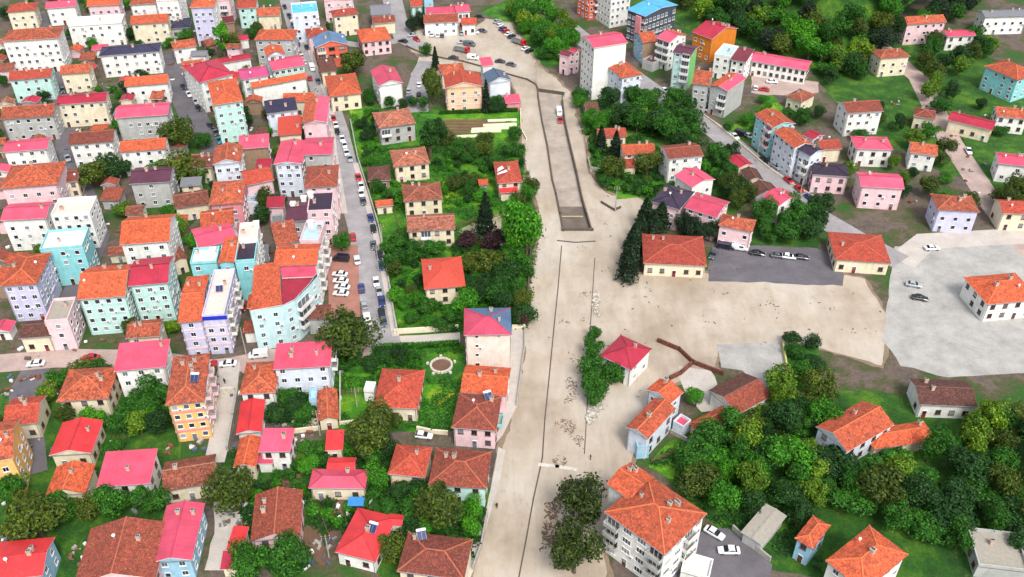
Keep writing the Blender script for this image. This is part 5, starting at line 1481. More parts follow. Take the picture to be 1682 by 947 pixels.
# central garden greenery
wood([(718, 240), (780, 240), (826, 232), (862, 224), (866, 250), (830, 262), (760, 254)], 6, 4.4, 'olive green tree along the lower edge of the vegetable field', 'trees below the field', 14, ('olive', 'green'), (2.8, 4.0), (4.5, 7))
wood([(735, 250), (820, 262), (812, 300), (800, 345), (745, 335), (728, 290)], 8, 4.0, 'leafy tree in the overgrown garden beside the riverside house', 'overgrown garden trees', 15, ('green', 'bright', 'olive', 'green'), (2.2, 3.6), (3.5, 6.5))
wood([(838, 318), (872, 310), (880, 330), (850, 345)], 4, 3.6, 'olive tree in front of the riverside house', 'trees by the riverside house', 16, ('olive', 'bright'), (2.4, 3.4), (4.5, 6.5))
wood([(640, 400), (700, 402), (790, 408), (690, 425), (640, 470)], 12, 4.0, 'dark shrubby tree below the lowest garden house', 'trees below the garden row', 17, ('olive', 'dark', 'green'), (2.2, 3.6), (3, 5.5))
wood([(770, 430), (865, 450), (860, 535), (780, 505), (770, 490)], 15, 4.2, 'tree in the shady garden right of the coral roof', 'shady garden trees', 18, ('dark', 'green', 'olive'), (2.4, 3.8), (4, 7))
wood([(650, 490), (690, 470), (690, 510), (750, 520), (752, 540), (655, 542)], 13, 4.2, 'bright bush tree left of the pink and blue grey roof', 'bright garden trees', 19, ('bright', 'green', 'olive'), (2.0, 3.2), (2.6, 4.5))
wood([(592, 200), (620, 180), (624, 240), (598, 262), (606, 300), (640, 310), (648, 340), (625, 345)], 10, 4.0, 'small tree along the street wall of the gardens', 'street wall trees', 20, ('green', 'bright', 'dark'), (1.8, 2.8), (2.6, 4.5))
wood([(610, 155), (650, 172), (700, 178), (690, 186), (620, 180), (590, 165)], 8, 4.0, 'green tree below the tall white gabled house', 'trees below the gabled house', 21, ('green', 'dark'), (2.0, 3.0), (3.5, 5.5))
wood([(806, 172), (828, 168), (834, 184), (806, 188)], 4, 3.2, 'green tree below the slate roofed house', 'trees below the slate roof', 22, ('dark', 'green'), (1.8, 2.6), (3, 5))
wood([(440, 655), (530, 650), (522, 690), (446, 696)], 8, 4.2, 'dark tree in the yard below the white pink roofed house', 'yard trees below the white house', 23, ('dark', 'green'), (2.2, 3.2), (3.5, 5.5))
wood([(480, 740), (560, 735), (552, 762), (500, 790), (470, 780)], 9, 4.0, 'green tree around the bare soil of the lower gardens', 'lower garden trees', 24, ('green', 'bright'), (1.8, 2.8), (2.6, 4.5))
wood([(605, 760), (640, 745), (660, 800), (700, 830), (680, 890), (640, 870), (640, 820), (612, 810)], 13, 4.2, 'green tree between the rusty roof and the red roof', 'trees between the red roofs', 25, ('green', 'dark', 'bright'), (2.2, 3.4), (3.5, 6))
wood([(740, 845), (800, 838), (784, 890), (768, 880), (700, 875)], 9, 4.2, 'bright green tree below the mint walled house', 'trees below the mint house', 26, ('bright', 'green'), (2.2, 3.2), (3.2, 5))
wood([(562, 582), (660, 584), (662, 600), (600, 606), (560, 606)], 9, 4.0, 'dark tree in the hedge line above the square red house', 'hedge line trees', 27, ('dark', 'green'), (1.8, 2.8), (2.8, 4.5))
wood([(300, 800), (350, 790), (360, 815), (300, 832)], 6, 3.6, 'green tree under the rough brown roof at the left', 'trees under the left brown roof', 28, ('green', 'bright'), (1.8, 2.6), (2.5, 4))
wood([(1286, 560), (1345, 566), (1345, 632), (1310, 636)], 7, 4.4, 'green tree on the lawn right of the grey yard', 'trees right of the grey yard', 29, ('green', 'dark'), (2.2, 3.2), (3.2, 5.5))
wood([(1270, 195), (1345, 190), (1345, 215), (1290, 215)], 5, 4.2, 'green tree behind the orange roofed right blocks', 'trees behind the right blocks', 30, ('green', 'dark'), (2.2, 3.2), (3.2, 5.5))
# small trees and bushes in the back yards of the left town
def off_street(p, pad):
    for c, w in STREETS:
        for a, b in zip(c, c[1:]):
            d = b - a; t = max(0, min(1, (p - a).dot(d) / d.length_squared))
            if (p - a - d * t).length < w / 2 + pad: return False
    return True
def yard_tree(p, rg):
    if off_street(p, 1.5):
        SPECS.append((tuple(p), rg.uniform(2.6, 6), rg.uniform(1.8, 3.4), rg.choice(['green', 'bright', 'olive', 'lime', 'dark']), 'round', 'backyard tree', 'left town yard trees'))
scatter([(0, 60), (300, 40), (480, 60), (540, 230), (545, 380), (530, 560), (0, 570)], 80, 5.0, yard_tree, 31, 1.2, 30)
scatter([(1360, 190), (1640, 170), (1660, 340), (1400, 340)], 26, 6.0, lambda p, rg: off_street(p, 1.5) and SPECS.append((tuple(p), rg.uniform(3, 7), rg.uniform(2.2, 3.8), rg.choice(['green', 'bright', 'olive', 'lime', 'dark']), 'round', 'yard tree', 'outer right yard trees')), 33, 1.5, 30)
scatter([(0, 4), (260, 0), (280, 40), (0, 50)], 14, 6.0, yard_tree, 34, 1.5, 30)
scatter([(0, 620), (350, 620), (284, 740), (0, 760)], 20, 5.0, yard_tree, 32, 1.2, 30)
# hillside wood
rg = random.Random(77)
pts_ = []
for _ in range(4000):
    if len(pts_) >= 150: break
    s, t = rg.uniform(4, 120), rg.uniform(-8, HLEN + 6)
    p = HL0 + HD * t + HN * s
    if any((p - q).length < 5.4 for q in pts_) or in_foot(p, 3): continue
    zz = hill_z(s, t)
    pts_.append(p)
    r = rg.uniform(3.8, 5.6)
    SPECS.append(((p.x, p.y, zz), rg.uniform(7, 11), r, rg.choice(['dark', 'green', 'bright', 'lime', 'fir', 'olive', 'green']), 'round', 'leafy tree of the dark wood climbing the slope above the town', 'hillside wood'))
SPECS.sort(key=lambda q: -q[2] / (Vector(q[0]) - cam.location).length)
KEEP = 230
for q in SPECS[:KEEP]: tree(*q)
bm = bmesh.new()
kinds_ = list(LEAF)
for (p, h, r, kind, shape, lab, grp) in SPECS[KEEP:]:
    me = proto(kind, shape, rnd.randrange(5))[0].copy()
    R0, H0 = DIM[shape]
    me.transform(Matrix.Translation(p) @ Matrix.Rotation(rnd.uniform(0, 6.28), 4, 'Z') @ Matrix.Diagonal((r / R0, r / R0, h / H0, 1)))
    me.polygons.foreach_set('material_index', [kinds_.index(kind)] * len(me.polygons))
    bm.from_mesh(me)
    bpy.data.meshes.remove(me)
me = bpy.data.meshes.new('far_wood')
bm.to_mesh(me); bm.free()
for k in kinds_: me.materials.append(LEAF[k])
tag(link('far_wood', me), None, None, kind='stuff')
# garden bushes
def bushes(pts, n, label, group, seed, kinds=('green', 'bright', 'dark')):
    scatter(pts, n, 2.4, lambda p, rg: tree(p, rg.uniform(1.3, 2.6), rg.uniform(1.1, 2.0), rg.choice(kinds), 'bush', label, group), seed, 0.6)
bushes([(600, 260), (650, 300), (720, 262), (860, 245), (850, 340), (780, 345), (700, 330), (640, 345)], 34, 'low garden bush in the central gardens', 'central garden bushes', 41)
bushes([(640, 400), (780, 400), (866, 440), (862, 540), (655, 545), (640, 480)], 40, 'low garden bush around the coral red roof', 'coral roof garden bushes', 42)
bushes([(440, 650), (540, 620), (560, 600), (760, 575), (760, 600), (700, 608), (560, 606), (545, 690), (480, 700)], 34, 'low bush in the yards above the square red house', 'upper yard bushes', 43, ('dark', 'green'))
bushes([(470, 740), (640, 745), (800, 850), (770, 920), (640, 900), (530, 860), (400, 850)], 60, 'low bush in the lower gardens', 'lower garden bushes', 44)
bushes([(960, 215), (1010, 290), (1066, 300), (1140, 260), (1180, 290), (1060, 322), (985, 305)], 32, 'low bush on the right bank', 'right bank bushes', 45)

# trees and bushes that stand together: each told apart by size, colour and place in its row
CW = {'green': 'mid green', 'bright': 'bright green', 'olive': 'olive', 'dark': 'dark green', 'fir': 'blackish green', 'purple': 'purple', 'lime': 'yellow green', 'dark_olive': 'dark olive'}
def ordinal(k):
    return '%d%s' % (k, 'th' if 10 <= k % 100 <= 20 else {1: 'st', 2: 'nd', 3: 'rd'}.get(k % 10, 'th'))
fam = {}
for root, kind, r, bush in TREES:
    if 'group' not in root: continue
    size = ('low' if r < 1.5 else 'broad') if bush else ('small' if r < 2.8 else 'middling' if r < 4.0 else 'large')
    fam.setdefault((root['group'], size, CW[kind], 'bush' if bush else 'tree'), []).append(root)
for (grp, size, cw, noun), rs in fam.items():
    rs.sort(key=lambda o: o.location.x / (o.location.y + 120))
    for k, o in enumerate(rs):
        o['label'] = ('%s %s %s, %s such from left among the %s' % (size, cw, noun, ordinal(k + 1), grp)) if len(rs) > 1 else ('only %s %s %s among the %s' % (size, cw, noun, grp))

# undergrowth: rank weeds and low leaves over the gardens, nothing one could count
def undergrowth(name, polys, n, kind, seed, size=0.3, hmax=0.7):
    rg = random.Random(seed)
    mb = MB()
    for pts, share in polys:
        poly = [G(*p) for p in pts]
        x0, x1 = min(p.x for p in poly), max(p.x for p in poly)
        y0, y1 = min(p.y for p in poly), max(p.y for p in poly)
        k = 0
        while k < n * share:
            p = Vector((rg.uniform(x0, x1), rg.uniform(y0, y1), 0))
            k += 1
            if not poly_in(p, poly): continue
            if noise.noise(Vector((p.x * 0.12, p.y * 0.12, seed))) < -0.12: continue
            if in_foot(p, 0.3): continue
            hgt = hmax * max(0.1, 0.5 + noise.noise(Vector((p.x * 0.25, p.y * 0.25, seed + 4))))
            for _ in range(4):
                q = p + Vector((rg.gauss(0, 0.35), rg.gauss(0, 0.35), rg.uniform(0.05, hgt)))
                a = rg.uniform(0, 6.28)
                e1 = Vector((math.cos(a), math.sin(a), rg.uniform(-0.3, 0.6))) * size * rg.uniform(0.7, 1.4)
                e2 = Vector((-math.sin(a), math.cos(a), rg.uniform(-0.2, 0.4))) * size * rg.uniform(0.4, 0.8)
                mb.face([q - e1, q - e2, q + e1, q + e2])
    o = mb.build(name, LEAF[kind])
    tag(o, None, None, kind='stuff')
    return o
undergrowth('undergrowth', [([(600, 250), (720, 235), (862, 236), (884, 400), (866, 540), (655, 545), (625, 400)], 0.45), ([(576, 180), (700, 180), (620, 260), (584, 240)], 0.12), ([(556, 568), (762, 568), (745, 705), (440, 695), (545, 600)], 0.26)], 26000, 'green', 51)
undergrowth('undergrowth', [([(380, 740), (640, 740), (806, 806), (770, 950), (560, 870), (400, 880)], 0.5), ([(960, 200), (1140, 170), (1230, 330), (1066, 325), (985, 310)], 0.3), ([(1066, 760), (1160, 700), (1345, 640), (1345, 940), (1160, 850)], 0.2)], 26000, 'dark', 52)

# ------------------------------------------------------------------ vegetable field, basin, walls
soil = M_SOIL
film = plain_mat('plastic_film', (236, 232, 196), 0.5)
for i, (a, b, w) in enumerate((((690, 185), (1260, 178), 1.6), ((690, 208), (1180, 202), 1.6), ((690, 232), (1060, 226), 1.6), ((690, 256), (950, 250), 1.6), ((690, 280), (930, 276), 1.6), ((690, 304), (840, 300), 1.6))):
    p, q = at('G', a), at('G', b)
    m = MB(); m.bar(p + Vector((0, 0, 0.12)), q + Vector((0, 0, 0.12)), w, 0.3)
    tag(m.build('garden_bed', soil), ['brown garden bed at the top of the vegetable field', 'second brown garden bed from the top of the field', 'third brown garden bed from the top of the field', 'fourth brown garden bed from the top of the field', 'fifth brown garden bed from the top of the field', 'shortest brown garden bed at the bottom of the field'][i], 'garden bed', 'vegetable beds')
for i, (a, b) in enumerate((((1075, 184), (1300, 176)), ((1040, 222), (1300, 212)), ((950, 250), (1240, 238)), ((945, 268), (1180, 262)), ((835, 308), (1010, 300)))):
    p, q = at('G', a), at('G', b)
    m = MB(); m.bar(p + Vector((0, 0, 0.2)), q + Vector((0, 0, 0.2)), 1.5 + 0.5 * (i == 1), 0.36)
    tag(m.build('film_covered_bed', film), ['pale film covered bed at the top of the field', 'widest pale film covered bed in the field', 'pale film covered bed in the middle of the field', 'pale film covered bed just under the middle one', 'short pale film covered bed at the bottom of the field'][i], 'garden bed', 'film covered beds')

root = tag(empty('round_basin', G(725, 601)), 'round stone basin in the garden left of the orange riverside roof', 'basin')
m = MB()
N = 20
for k in range(N):
    a0, a1 = 2 * math.pi * k / N, 2 * math.pi * (k + 0.93) / N
    am = (a0 + a1) / 2
    c = Vector((math.cos(am), math.sin(am), 0)) * 2.6
    st = MB()
    t = Vector((-math.sin(am), math.cos(am), 0)) * 0.37
    st.bar(c - t + Vector((0, 0, 0.3)), c + t + Vector((0, 0, 0.3)), 0.5, 0.6)
    st.build('stone', MAT_STONE, root)
fl = MB(); fl.face([(2.4 * math.cos(2 * math.pi * k / 24), 2.4 * math.sin(2 * math.pi * k / 24), 0.2) for k in range(24)]); fl.build('basin_floor', M_SOIL, root)
for k in range(5):
    a = k * 1.26 + 0.4
    m = MB(); m.box(-0.3, 0.3, -0.3, 0.3, 0, 0.5); o = m.build('stone_seat', MAT_STONE, root); o.location = (3.5 * math.cos(a), 3.5 * math.sin(a), 0.02); o.rotation_euler = (0, 0, a)

def hedge(reg, pts, h, w, kind, label, seed):
    rg = random.Random(seed)
    c = [at(reg, p) for p in pts]
    mb = MB()
    for a, b in zip(c, c[1:]):
        d = b - a; L_ = d.length; d.normalize(); s = Vector((-d.y, d.x, 0))
        mb.bar(a + Vector((0, 0, h * 0.4)), b + Vector((0, 0, h * 0.4)), w * 0.6, h * 0.8)
        for k in range(int(L_ * 110)):
            u_, v_ = rg.uniform(-0.5, 0.5), rg.uniform(0, 1)
            if rg.random() < 0.5: v_ = rg.uniform(0.85, 1.1)
            else: u_ = rg.choice((-0.5, 0.5)) + rg.gauss(0, 0.06)
            p = a + d * rg.uniform(0, L_) + s * u_ * w + Vector((0, 0, v_ * h))
            an = rg.uniform(0, 6.28)
            e1 = Vector((math.cos(an), math.sin(an), rg.uniform(-.5, .8))) * 0.2
            e2 = Vector((-math.sin(an), math.cos(an), rg.uniform(-.5, .8))) * 0.13
            mb.face([p - e1, p - e2, p + e1, p + e2])
    return tag(mb.build('hedge', LEAF[kind]), label, 'hedge')
hedge('S', [(628, 573), (690, 571), (754, 567)], 1.5, 1.1, 'green', 'clipped green hedge below the pale garden wall and lane', 71)
hedge('G', [(700, 128), (1000, 118), (1310, 108)], 1.3, 1.2, 'green', 'green hedge along the top of the vegetable field', 72)
sheet('lane', 'S', [(652, 552), (756, 546), (756, 562), (640, 569)], 0.07, M_PAVE, 0.1)
wall_line('garden_wall', 'S', [(649, 548), (700, 545), (752, 541)], 1.6, 0.4, WALL['WC'], 'pale garden wall left of the pink and blue grey roof')
wall_line('garden_wall', 'S', [(842, 540), (862, 538)], 1.4, 0.35, WALL['WC'], 'short pale wall right of the pink and blue grey roof')
wall_line('garden_wall', 'S', [(576, 200), (588, 262), (602, 306), (622, 372), (640, 470), (652, 548)], 1.2, 0.35, MAT_CONC, 'long garden wall along the right side of the street')
wall_line('garden_wall', 'D', [(505, 500), (470, 700), (428, 945)], 1.6, 0.5, MAT_CONC, 'grey retaining wall beside the alley left of the red roof')
wall_line('garden_wall', 'D', [(340, 520), (480, 510)], 2.4, 0.6, MAT_STONE, 'stone bridge wall across the top of the alley')
wall_line('garden_wall', 'D', [(920, 812), (1140, 785)], 1.3, 0.35, WALL['WC'], 'pale yard wall below the heap of planks')
wall_line('garden_wall', 'D', [(1302, 345), (1302, 730)], 0.9, 0.25, MAT_STONE, 'thin wall on the left side of the bright lawn')
wall_line('garden_wall', 'D', [(1302, 745), (1420, 730), (1480, 728)], 1.0, 0.35, WALL['WC'], 'pale wall below the bright lawn')
wall_line('garden_wall', 'I', [(530, 880), (640, 905), (760, 915)], 1.2, 0.4, WALL['WC'], 'pale wall below the lawn with yellow flowers')
wall_line('garden_wall', 'I', [(1365, 80), (1360, 250), (1335, 430), (1300, 690)], 0.8, 0.3, MAT_CONC, 'low wall along the river road beside the orange riverside roof')
wall_line('garden_wall', 'J', [(868, 560), (830, 760), (780, 900)], 1.2, 0.35, MAT_CONC, 'low wall along the river road below the mint walled house')
wall_line('garden_wall', 'H', [(1412, 330), (1400, 500), (1385, 700)], 1.4, 0.35, MAT_CONCD, 'dark wall along the river road below the big bright tree')
wall_line('garden_wall', 'G', [(1330, 100), (1335, 260), (1375, 330)], 1.0, 0.3, WALL['WC'], 'pale wall between the vegetable field and the river road')
wall_line('tiled_wall', 'P', [(760, 75), (880, 125), (960, 200), (1130, 265)], 1.2, 0.5, R['OLD'], 'dark tile topped wall running to the old barn')
wall_line('tiled_wall', 'P', [(950, 210), (890, 262), (830, 290)], 1.2, 0.5, R['OLD'], 'dark tile topped wall beside the flooded lane house')
wall_line('garden_wall', 'P', [(835, 600), (930, 650), (1040, 695)], 1.2, 0.4, MAT_CONC, 'grey wall along the top of the bright lawn near the lane')
wall_line('garden_wall', 'P', [(1475, 90), (1500, 240), (1560, 405)], 1.2, 0.35, plain_mat('wall_yellowish', (206, 200, 130), 0.9), 'yellowish wall right of the grey yard')
wall_line('garden_wall', 'Q', [(1190, 500), (1300, 600), (1400, 680)], 1.4, 0.35, MAT_CONC, 'grey wall between the garage and the two white cars')
wall_line('garden_wall', 'M', [(385, 480), (405, 560), (560, 590)], 1.2, 0.3, MAT_CONC, 'low wall of the right bank yard beside the firs')
wall_line('street_barrier', 'N', [(200, 40), (420, 200), (640, 380), (850, 560), (1040, 690), (1230, 800)], 0.8, 0.25, WALL['WC'], 'pale roadside barrier along the far side of the right street', 'barrier')
wall_line('garden_wall', 'M', [(490, 820), (590, 880), (640, 860)], 0.8, 0.3, MAT_CONCD, 'dark low wall in the flooded lane mouth')
# yellow flowers on the lawn, planks, rubble and driftwood
def bits(name, reg, pts, n, mats, seed, ln=(0.15, 0.8), th=(0.04, 0.12), clump=0.25):
    rg = random.Random(seed)
    poly = [at(reg, p) for p in pts]
    x0, x1 = min(p.x for p in poly), max(p.x for p in poly); y0, y1 = min(p.y for p in poly), max(p.y for p in poly)
    mb = MB()
    k = 0
    while k < n:
        p = Vector((rg.uniform(x0, x1), rg.uniform(y0, y1), 0)); k += 1
        if not poly_in(p, poly) or noise.noise(Vector((p.x * 0.18, p.y * 0.18, seed))) < clump or in_foot(p, 0.4): continue
        a = rg.uniform(0, 6.28); l_ = rg.uniform(*ln); t_ = rg.uniform(*th)
        d = Vector((math.cos(a), math.sin(a), rg.uniform(-0.05, 0.15))) * l_ / 2
        mb.bar(p - d + Vector((0, 0, 0.08 + t_ / 2)), p + d + Vector((0, 0, 0.08 + t_ / 2)), t_, t_ * rg.uniform(0.5, 1.0), rg.randrange(len(mats)))
    return tag(mb.build(name, mats), None, None, kind='stuff')
bits('driftwood_debris', 'S', [(895, 650), (960, 600), (962, 760), (930, 772), (892, 766)], 1500, [MAT_WOOD, MAT_CONCD], 61)
bits('driftwood_debris', 'S', [(888, 770), (925, 775), (915, 940), (880, 940), (896, 850)], 1100, [MAT_WOOD, MAT_CONCD], 62, (0.2, 0.9), (0.06, 0.22), 0.2)
bits('driftwood_debris', 'S', [(900, 480), (975, 480), (968, 600), (900, 640)], 700, [MAT_WOOD, MAT_CONCD], 63, clump=0.3)
bits('driftwood_debris', 'S', [(975, 300), (985, 312), (1030, 345), (985, 420), (925, 420), (980, 384)], 400, [MAT_WOOD, MAT_CONCD], 66, (0.2, 0.9), (0.05, 0.2), 0.3)
bits('rubble', 'P', [(345, 480), (420, 425), (455, 440), (380, 545), (350, 550)], 300, [MAT_STONE, MAT_CONC], 64, (0.3, 0.9), (0.2, 0.5), -1)
bits('rubble', 'O', [(385, 490), (420, 480), (430, 640), (380, 600)], 110, [MAT_STONE, MAT_CONC], 65, (0.3, 0.9), (0.2, 0.4), -1)
bits('rubble', 'D', [(930, 660), (1110, 640), (1120, 760), (930, 730)], 500, [MAT_STONE, MAT_WOOD], 67, (0.3, 1.6), (0.1, 0.3), -1)
bits('yellow_flowers', 'I', [(630, 640), (760, 570), (820, 600), (700, 690), (640, 690)], 1300, [plain_mat('flower_orange', (206, 160, 30), 0.8)], 68, (0.1, 0.25), (0.06, 0.14), -0.05)

CL = [MAT_WOOD, MAT_CONC, MAT_STEEL, MAT_WHITE, plain_mat('clutter_blue', (84, 100, 124), 0.7), plain_mat('clutter_rust', (130, 74, 50), 0.9), MAT_CONCD]
bits('yard_clutter', 'S', [(0, 40), (470, 10), (560, 240), (560, 360), (535, 560), (0, 600)], 4000, CL, 81, (0.4, 1.6), (0.2, 0.9), 0.12)
bits('yard_clutter', 'S', [(340, 610), (560, 600), (560, 740), (640, 740), (640, 940), (284, 940), (0, 940), (0, 620)], 2600, CL, 82, (0.4, 1.6), (0.2, 0.8), 0.15)
bits('yard_clutter', 'S', [(1340, 160), (1640, 160), (1640, 360), (1360, 330)], 700, CL, 84, (0.4, 1.6), (0.2, 0.8), 0.25)
bits('rubble', 'S', [(985, 430), (1460, 450), (1440, 560), (1180, 570), (1000, 700), (985, 600)], 900, [MAT_WOOD, MAT_CONCD], 85, (0.2, 0.9), (0.06, 0.2), 0.3)
postm = MB(); postm.box(-0.06, 0.06, -0.06, 0.06, -0.1, 1.3); POST = postm.mesh('post', MAT_WOOD)
def fence(reg, pts, label):
    c = [at(reg, p) for p in pts]
    root = tag(empty('garden_fence', c[0]), label, 'fence')
    for a, b in zip(c, c[1:]):
        k = max(1, int((b - a).length / 2.4))
        for j in range(k):
            o = link('post', POST, root); o.location = a.lerp(b, j / k) - c[0]
        for z in (0.45, 0.8, 1.15):
            r = MB(); r.bar(a - c[0] + Vector((0, 0, z)), b - c[0] + Vector((0, 0, z)), 0.05, 0.14); r.build('rail', MAT_WOOD, root)
    return root
fence('H', [(830, 160), (1000, 110), (1230, 60)], 'wooden fence above the small flooded garden patch')
fence('G', [(690, 330), (900, 345), (1000, 330)], 'wooden fence below the vegetable field')
fence('E', [(1100, 370), (1240, 740)], 'wooden fence beside the bare soil and the red hipped house')
fence('E', [(770, 280), (1000, 270), (1010, 100)], 'wooden fence around the small bare plot in the lower gardens')
fence('P', [(720, 770), (900, 700), (1030, 700)], 'wooden fence around the bright lawn near the lane')
fence('S', [(960, 225), (968, 285), (990, 312)], 'wooden fence on the right bank along the silted road')
fence('S', [(630, 320), (650, 352), (660, 398)], 'wooden fence left of the third garden house')
fence('D', [(1310, 520), (1480, 505)], 'wooden fence across the bright lawn')

# ------------------------------------------------------------------ vehicles
MAT_CARGLASS = plain_mat('car_glass', (22, 28, 36), 0.1)
MAT_RIM = plain_mat('wheel_rim', (170, 172, 176), 0.35, metallic=0.6)
MAT_LAMP = plain_mat('lamp_clear', (236, 238, 240), 0.15)
MAT_TAIL = plain_mat('lamp_red', (170, 20, 24), 0.3)
CARC = {}
def car_paint(c):
    if c not in CARC:
        m, n, l, b = new_mat('car_paint_%d_%d_%d' % c)
        b.inputs['Base Color'].default_value = lin(c, 0.82)
        b.inputs['Roughness'].default_value = 0.28
        b.inputs['Coat Weight'].default_value = 0.6
        CARC[c] = m
    return CARC[c]
def loft(mb, secs, mi=0):
    n = len(mb.v)
    k = len(secs[0])
    for s in secs: mb.v += [tuple(p) for p in s]
    for i in range(len(secs) - 1):
        for j in range(k):
            a, b = n + i * k + j, n + i * k + (j + 1) % k
            mb.f.append((a, b, b + k, a + k)); mb.m.append(mi); mb.uv.append(None)
    mb.f.append(tuple(n + j for j in reversed(range(k)))); mb.m.append(mi); mb.uv.append(None)
    mb.f.append(tuple(n + (len(secs) - 1) * k + j for j in range(k))); mb.m.append(mi); mb.uv.append(None)
def sec(x, w, z0, z1, t=0.12):
    h = w / 2
    return [(x, -h + t, z0), (x, h - t, z0), (x, h, z0 + t * 1.6), (x, h, z1 - t), (x, h - t, z1), (x, -h + t, z1), (x, -h, z1 - t), (x, -h, z0 + t * 1.6)]
VEH = {}
def vehicle_meshes(style, colour):
    key = (style, colour)
    if key in VEH: return VEH[key]
    p = car_paint(colour)
    body, glass, cab = MB(), MB(), MB()
    if style == 'van':
        L_, W_ = 4.9, 1.9
        loft(body, [sec(-2.45, 1.75, 0.35, 1.9), sec(-2.3, 1.9, 0.3, 2.05), sec(1.0, 1.9, 0.3, 2.05), sec(1.65, 1.86, 0.3, 1.35), sec(2.3, 1.8, 0.3, 1.0), sec(2.45, 1.6, 0.38, 0.85)])
        loft(glass, [sec(1.02, 1.7, 1.3, 1.98, 0.06), sec(1.66, 1.6, 1.3, 1.4, 0.03)])
        glass.box(-2.47, -2.43, -0.7, 0.7, 1.2, 1.75); glass.box(-0.2, 0.95, -0.965, 0.965, 1.25, 1.8)
    elif style == 'truck':
        L_, W_ = 7.0, 2.3
        loft(cab, [sec(1.9, 2.2, 0.5, 2.4), sec(2.2, 2.25, 0.5, 2.5), sec(3.1, 2.2, 0.5, 2.3), sec(3.5, 2.1, 0.5, 1.4)])
        body.box(-3.4, 1.8, -1.15, 1.15, 0.75, 0.95); body.box(-3.4, 1.8, -1.15, -1.05, 0.95, 1.6); body.box(-3.4, 1.8, 1.05, 1.15, 0.95, 1.6); body.box(-3.4, -3.3, -1.05, 1.05, 0.95, 1.6); body.box(1.7, 1.8, -1.05, 1.05, 0.95, 1.7)
        glass.box(3.0, 3.34, -0.95, 0.95, 1.5, 2.15); glass.box(2.3, 2.95, -1.13, 1.13, 1.5, 2.2)
    else:
        hb = style == 'hatch'
        L_, W_ = (4.0, 1.7) if hb else (4.4, 1.76)
        x0, x1 = -L_ / 2, L_ / 2
        loft(body, [sec(x0, W_ * 0.86, 0.4, 0.8), sec(x0 + 0.18, W_ * 0.98, 0.28, 0.92), sec(x0 + 1.0, W_, 0.25, 0.95), sec(x1 - 1.2, W_, 0.25, 0.92), sec(x1 - 0.25, W_ * 0.95, 0.28, 0.76), sec(x1, W_ * 0.8, 0.36, 0.62)])
        xr = x0 + (0.12 if hb else 0.65)
        loft(glass, [sec(xr, W_ * 0.86, 0.88, 0.98, 0.04), sec(xr + 0.5, W_ * 0.82, 0.88, 1.38, 0.1), sec(x1 - 1.95, W_ * 0.82, 0.88, 1.40, 0.1), sec(x1 - 1.15, W_ * 0.86, 0.86, 0.95, 0.04)])
        loft(cab, [sec(xr + 0.5, W_ * 0.76, 1.36, 1.43, 0.03), sec((xr + x1) / 2 - 0.4, W_ * 0.80, 1.37, 1.47, 0.03), sec(x1 - 2.0, W_ * 0.77, 1.36, 1.44, 0.03)])
        for xx in (xr + 0.52, (xr + x1) / 2 - 0.35, x1 - 1.98):
            for sy in (-1, 1): cab.bar((xx, sy * W_ * 0.405, 0.9), (xx, sy * W_ * 0.385, 1.4), 0.09)
    w = MB(); 
    for (y0, y1, r, mi) in ((-0.1, 0.1, 0.32, 0), (-0.112, 0.112, 0.19, 1)):
        n = len(w.v); S = 12
        for yy in (y0, y1):
            w.v += [(r * math.cos(2 * math.pi * k / S), yy, r * math.sin(2 * math.pi * k / S)) for k in range(S)]
        for k in range(S):
            w.f.append((n + k, n + (k + 1) % S, n + S + (k + 1) % S, n + S + k)); w.m.append(mi); w.uv.append(None)
        w.f.append(tuple(n + k for k in range(S))); w.m.append(mi); w.uv.append(None)
        w.f.append(tuple(n + S + k for k in reversed(range(S)))); w.m.append(mi); w.uv.append(None)
    hl, tl = MB(), MB()
    zz = 0.6
    hl.box(L_ / 2 - 0.12, L_ / 2 + 0.005, -0.16, 0.16, zz - 0.07, zz + 0.07)
    tl.box(-L_ / 2 - 0.012, -L_ / 2 + 0.1, -0.14, 0.14, zz + 0.05, zz + 0.2)
    VEH[key] = dict(body=body.mesh('body', MAT_STEEL if style == 'truck' else p), glass=glass.mesh('glazing', MAT_CARGLASS), cab=cab.mesh('cab_roof', p) if cab.v else None, wheel=w.mesh('wheel', [MAT_BLACK, MAT_RIM]),
                    hl=hl.mesh('headlight', MAT_LAMP), tl=tl.mesh('tail_light', MAT_TAIL), L=L_, W=W_)
    return VEH[key]
COLN = {'w': ((236, 238, 240), 'white'), 's': ((168, 174, 180), 'silver'), 'k': ((22, 22, 26), 'black'), 'g': ((84, 88, 96), 'dark grey'), 'b': ((34, 52, 120), 'blue'), 'r': ((190, 24, 30), 'red'), 't': ((40, 130, 140), 'teal'), 'n': ((28, 34, 52), 'navy')}
CAR_N = {}
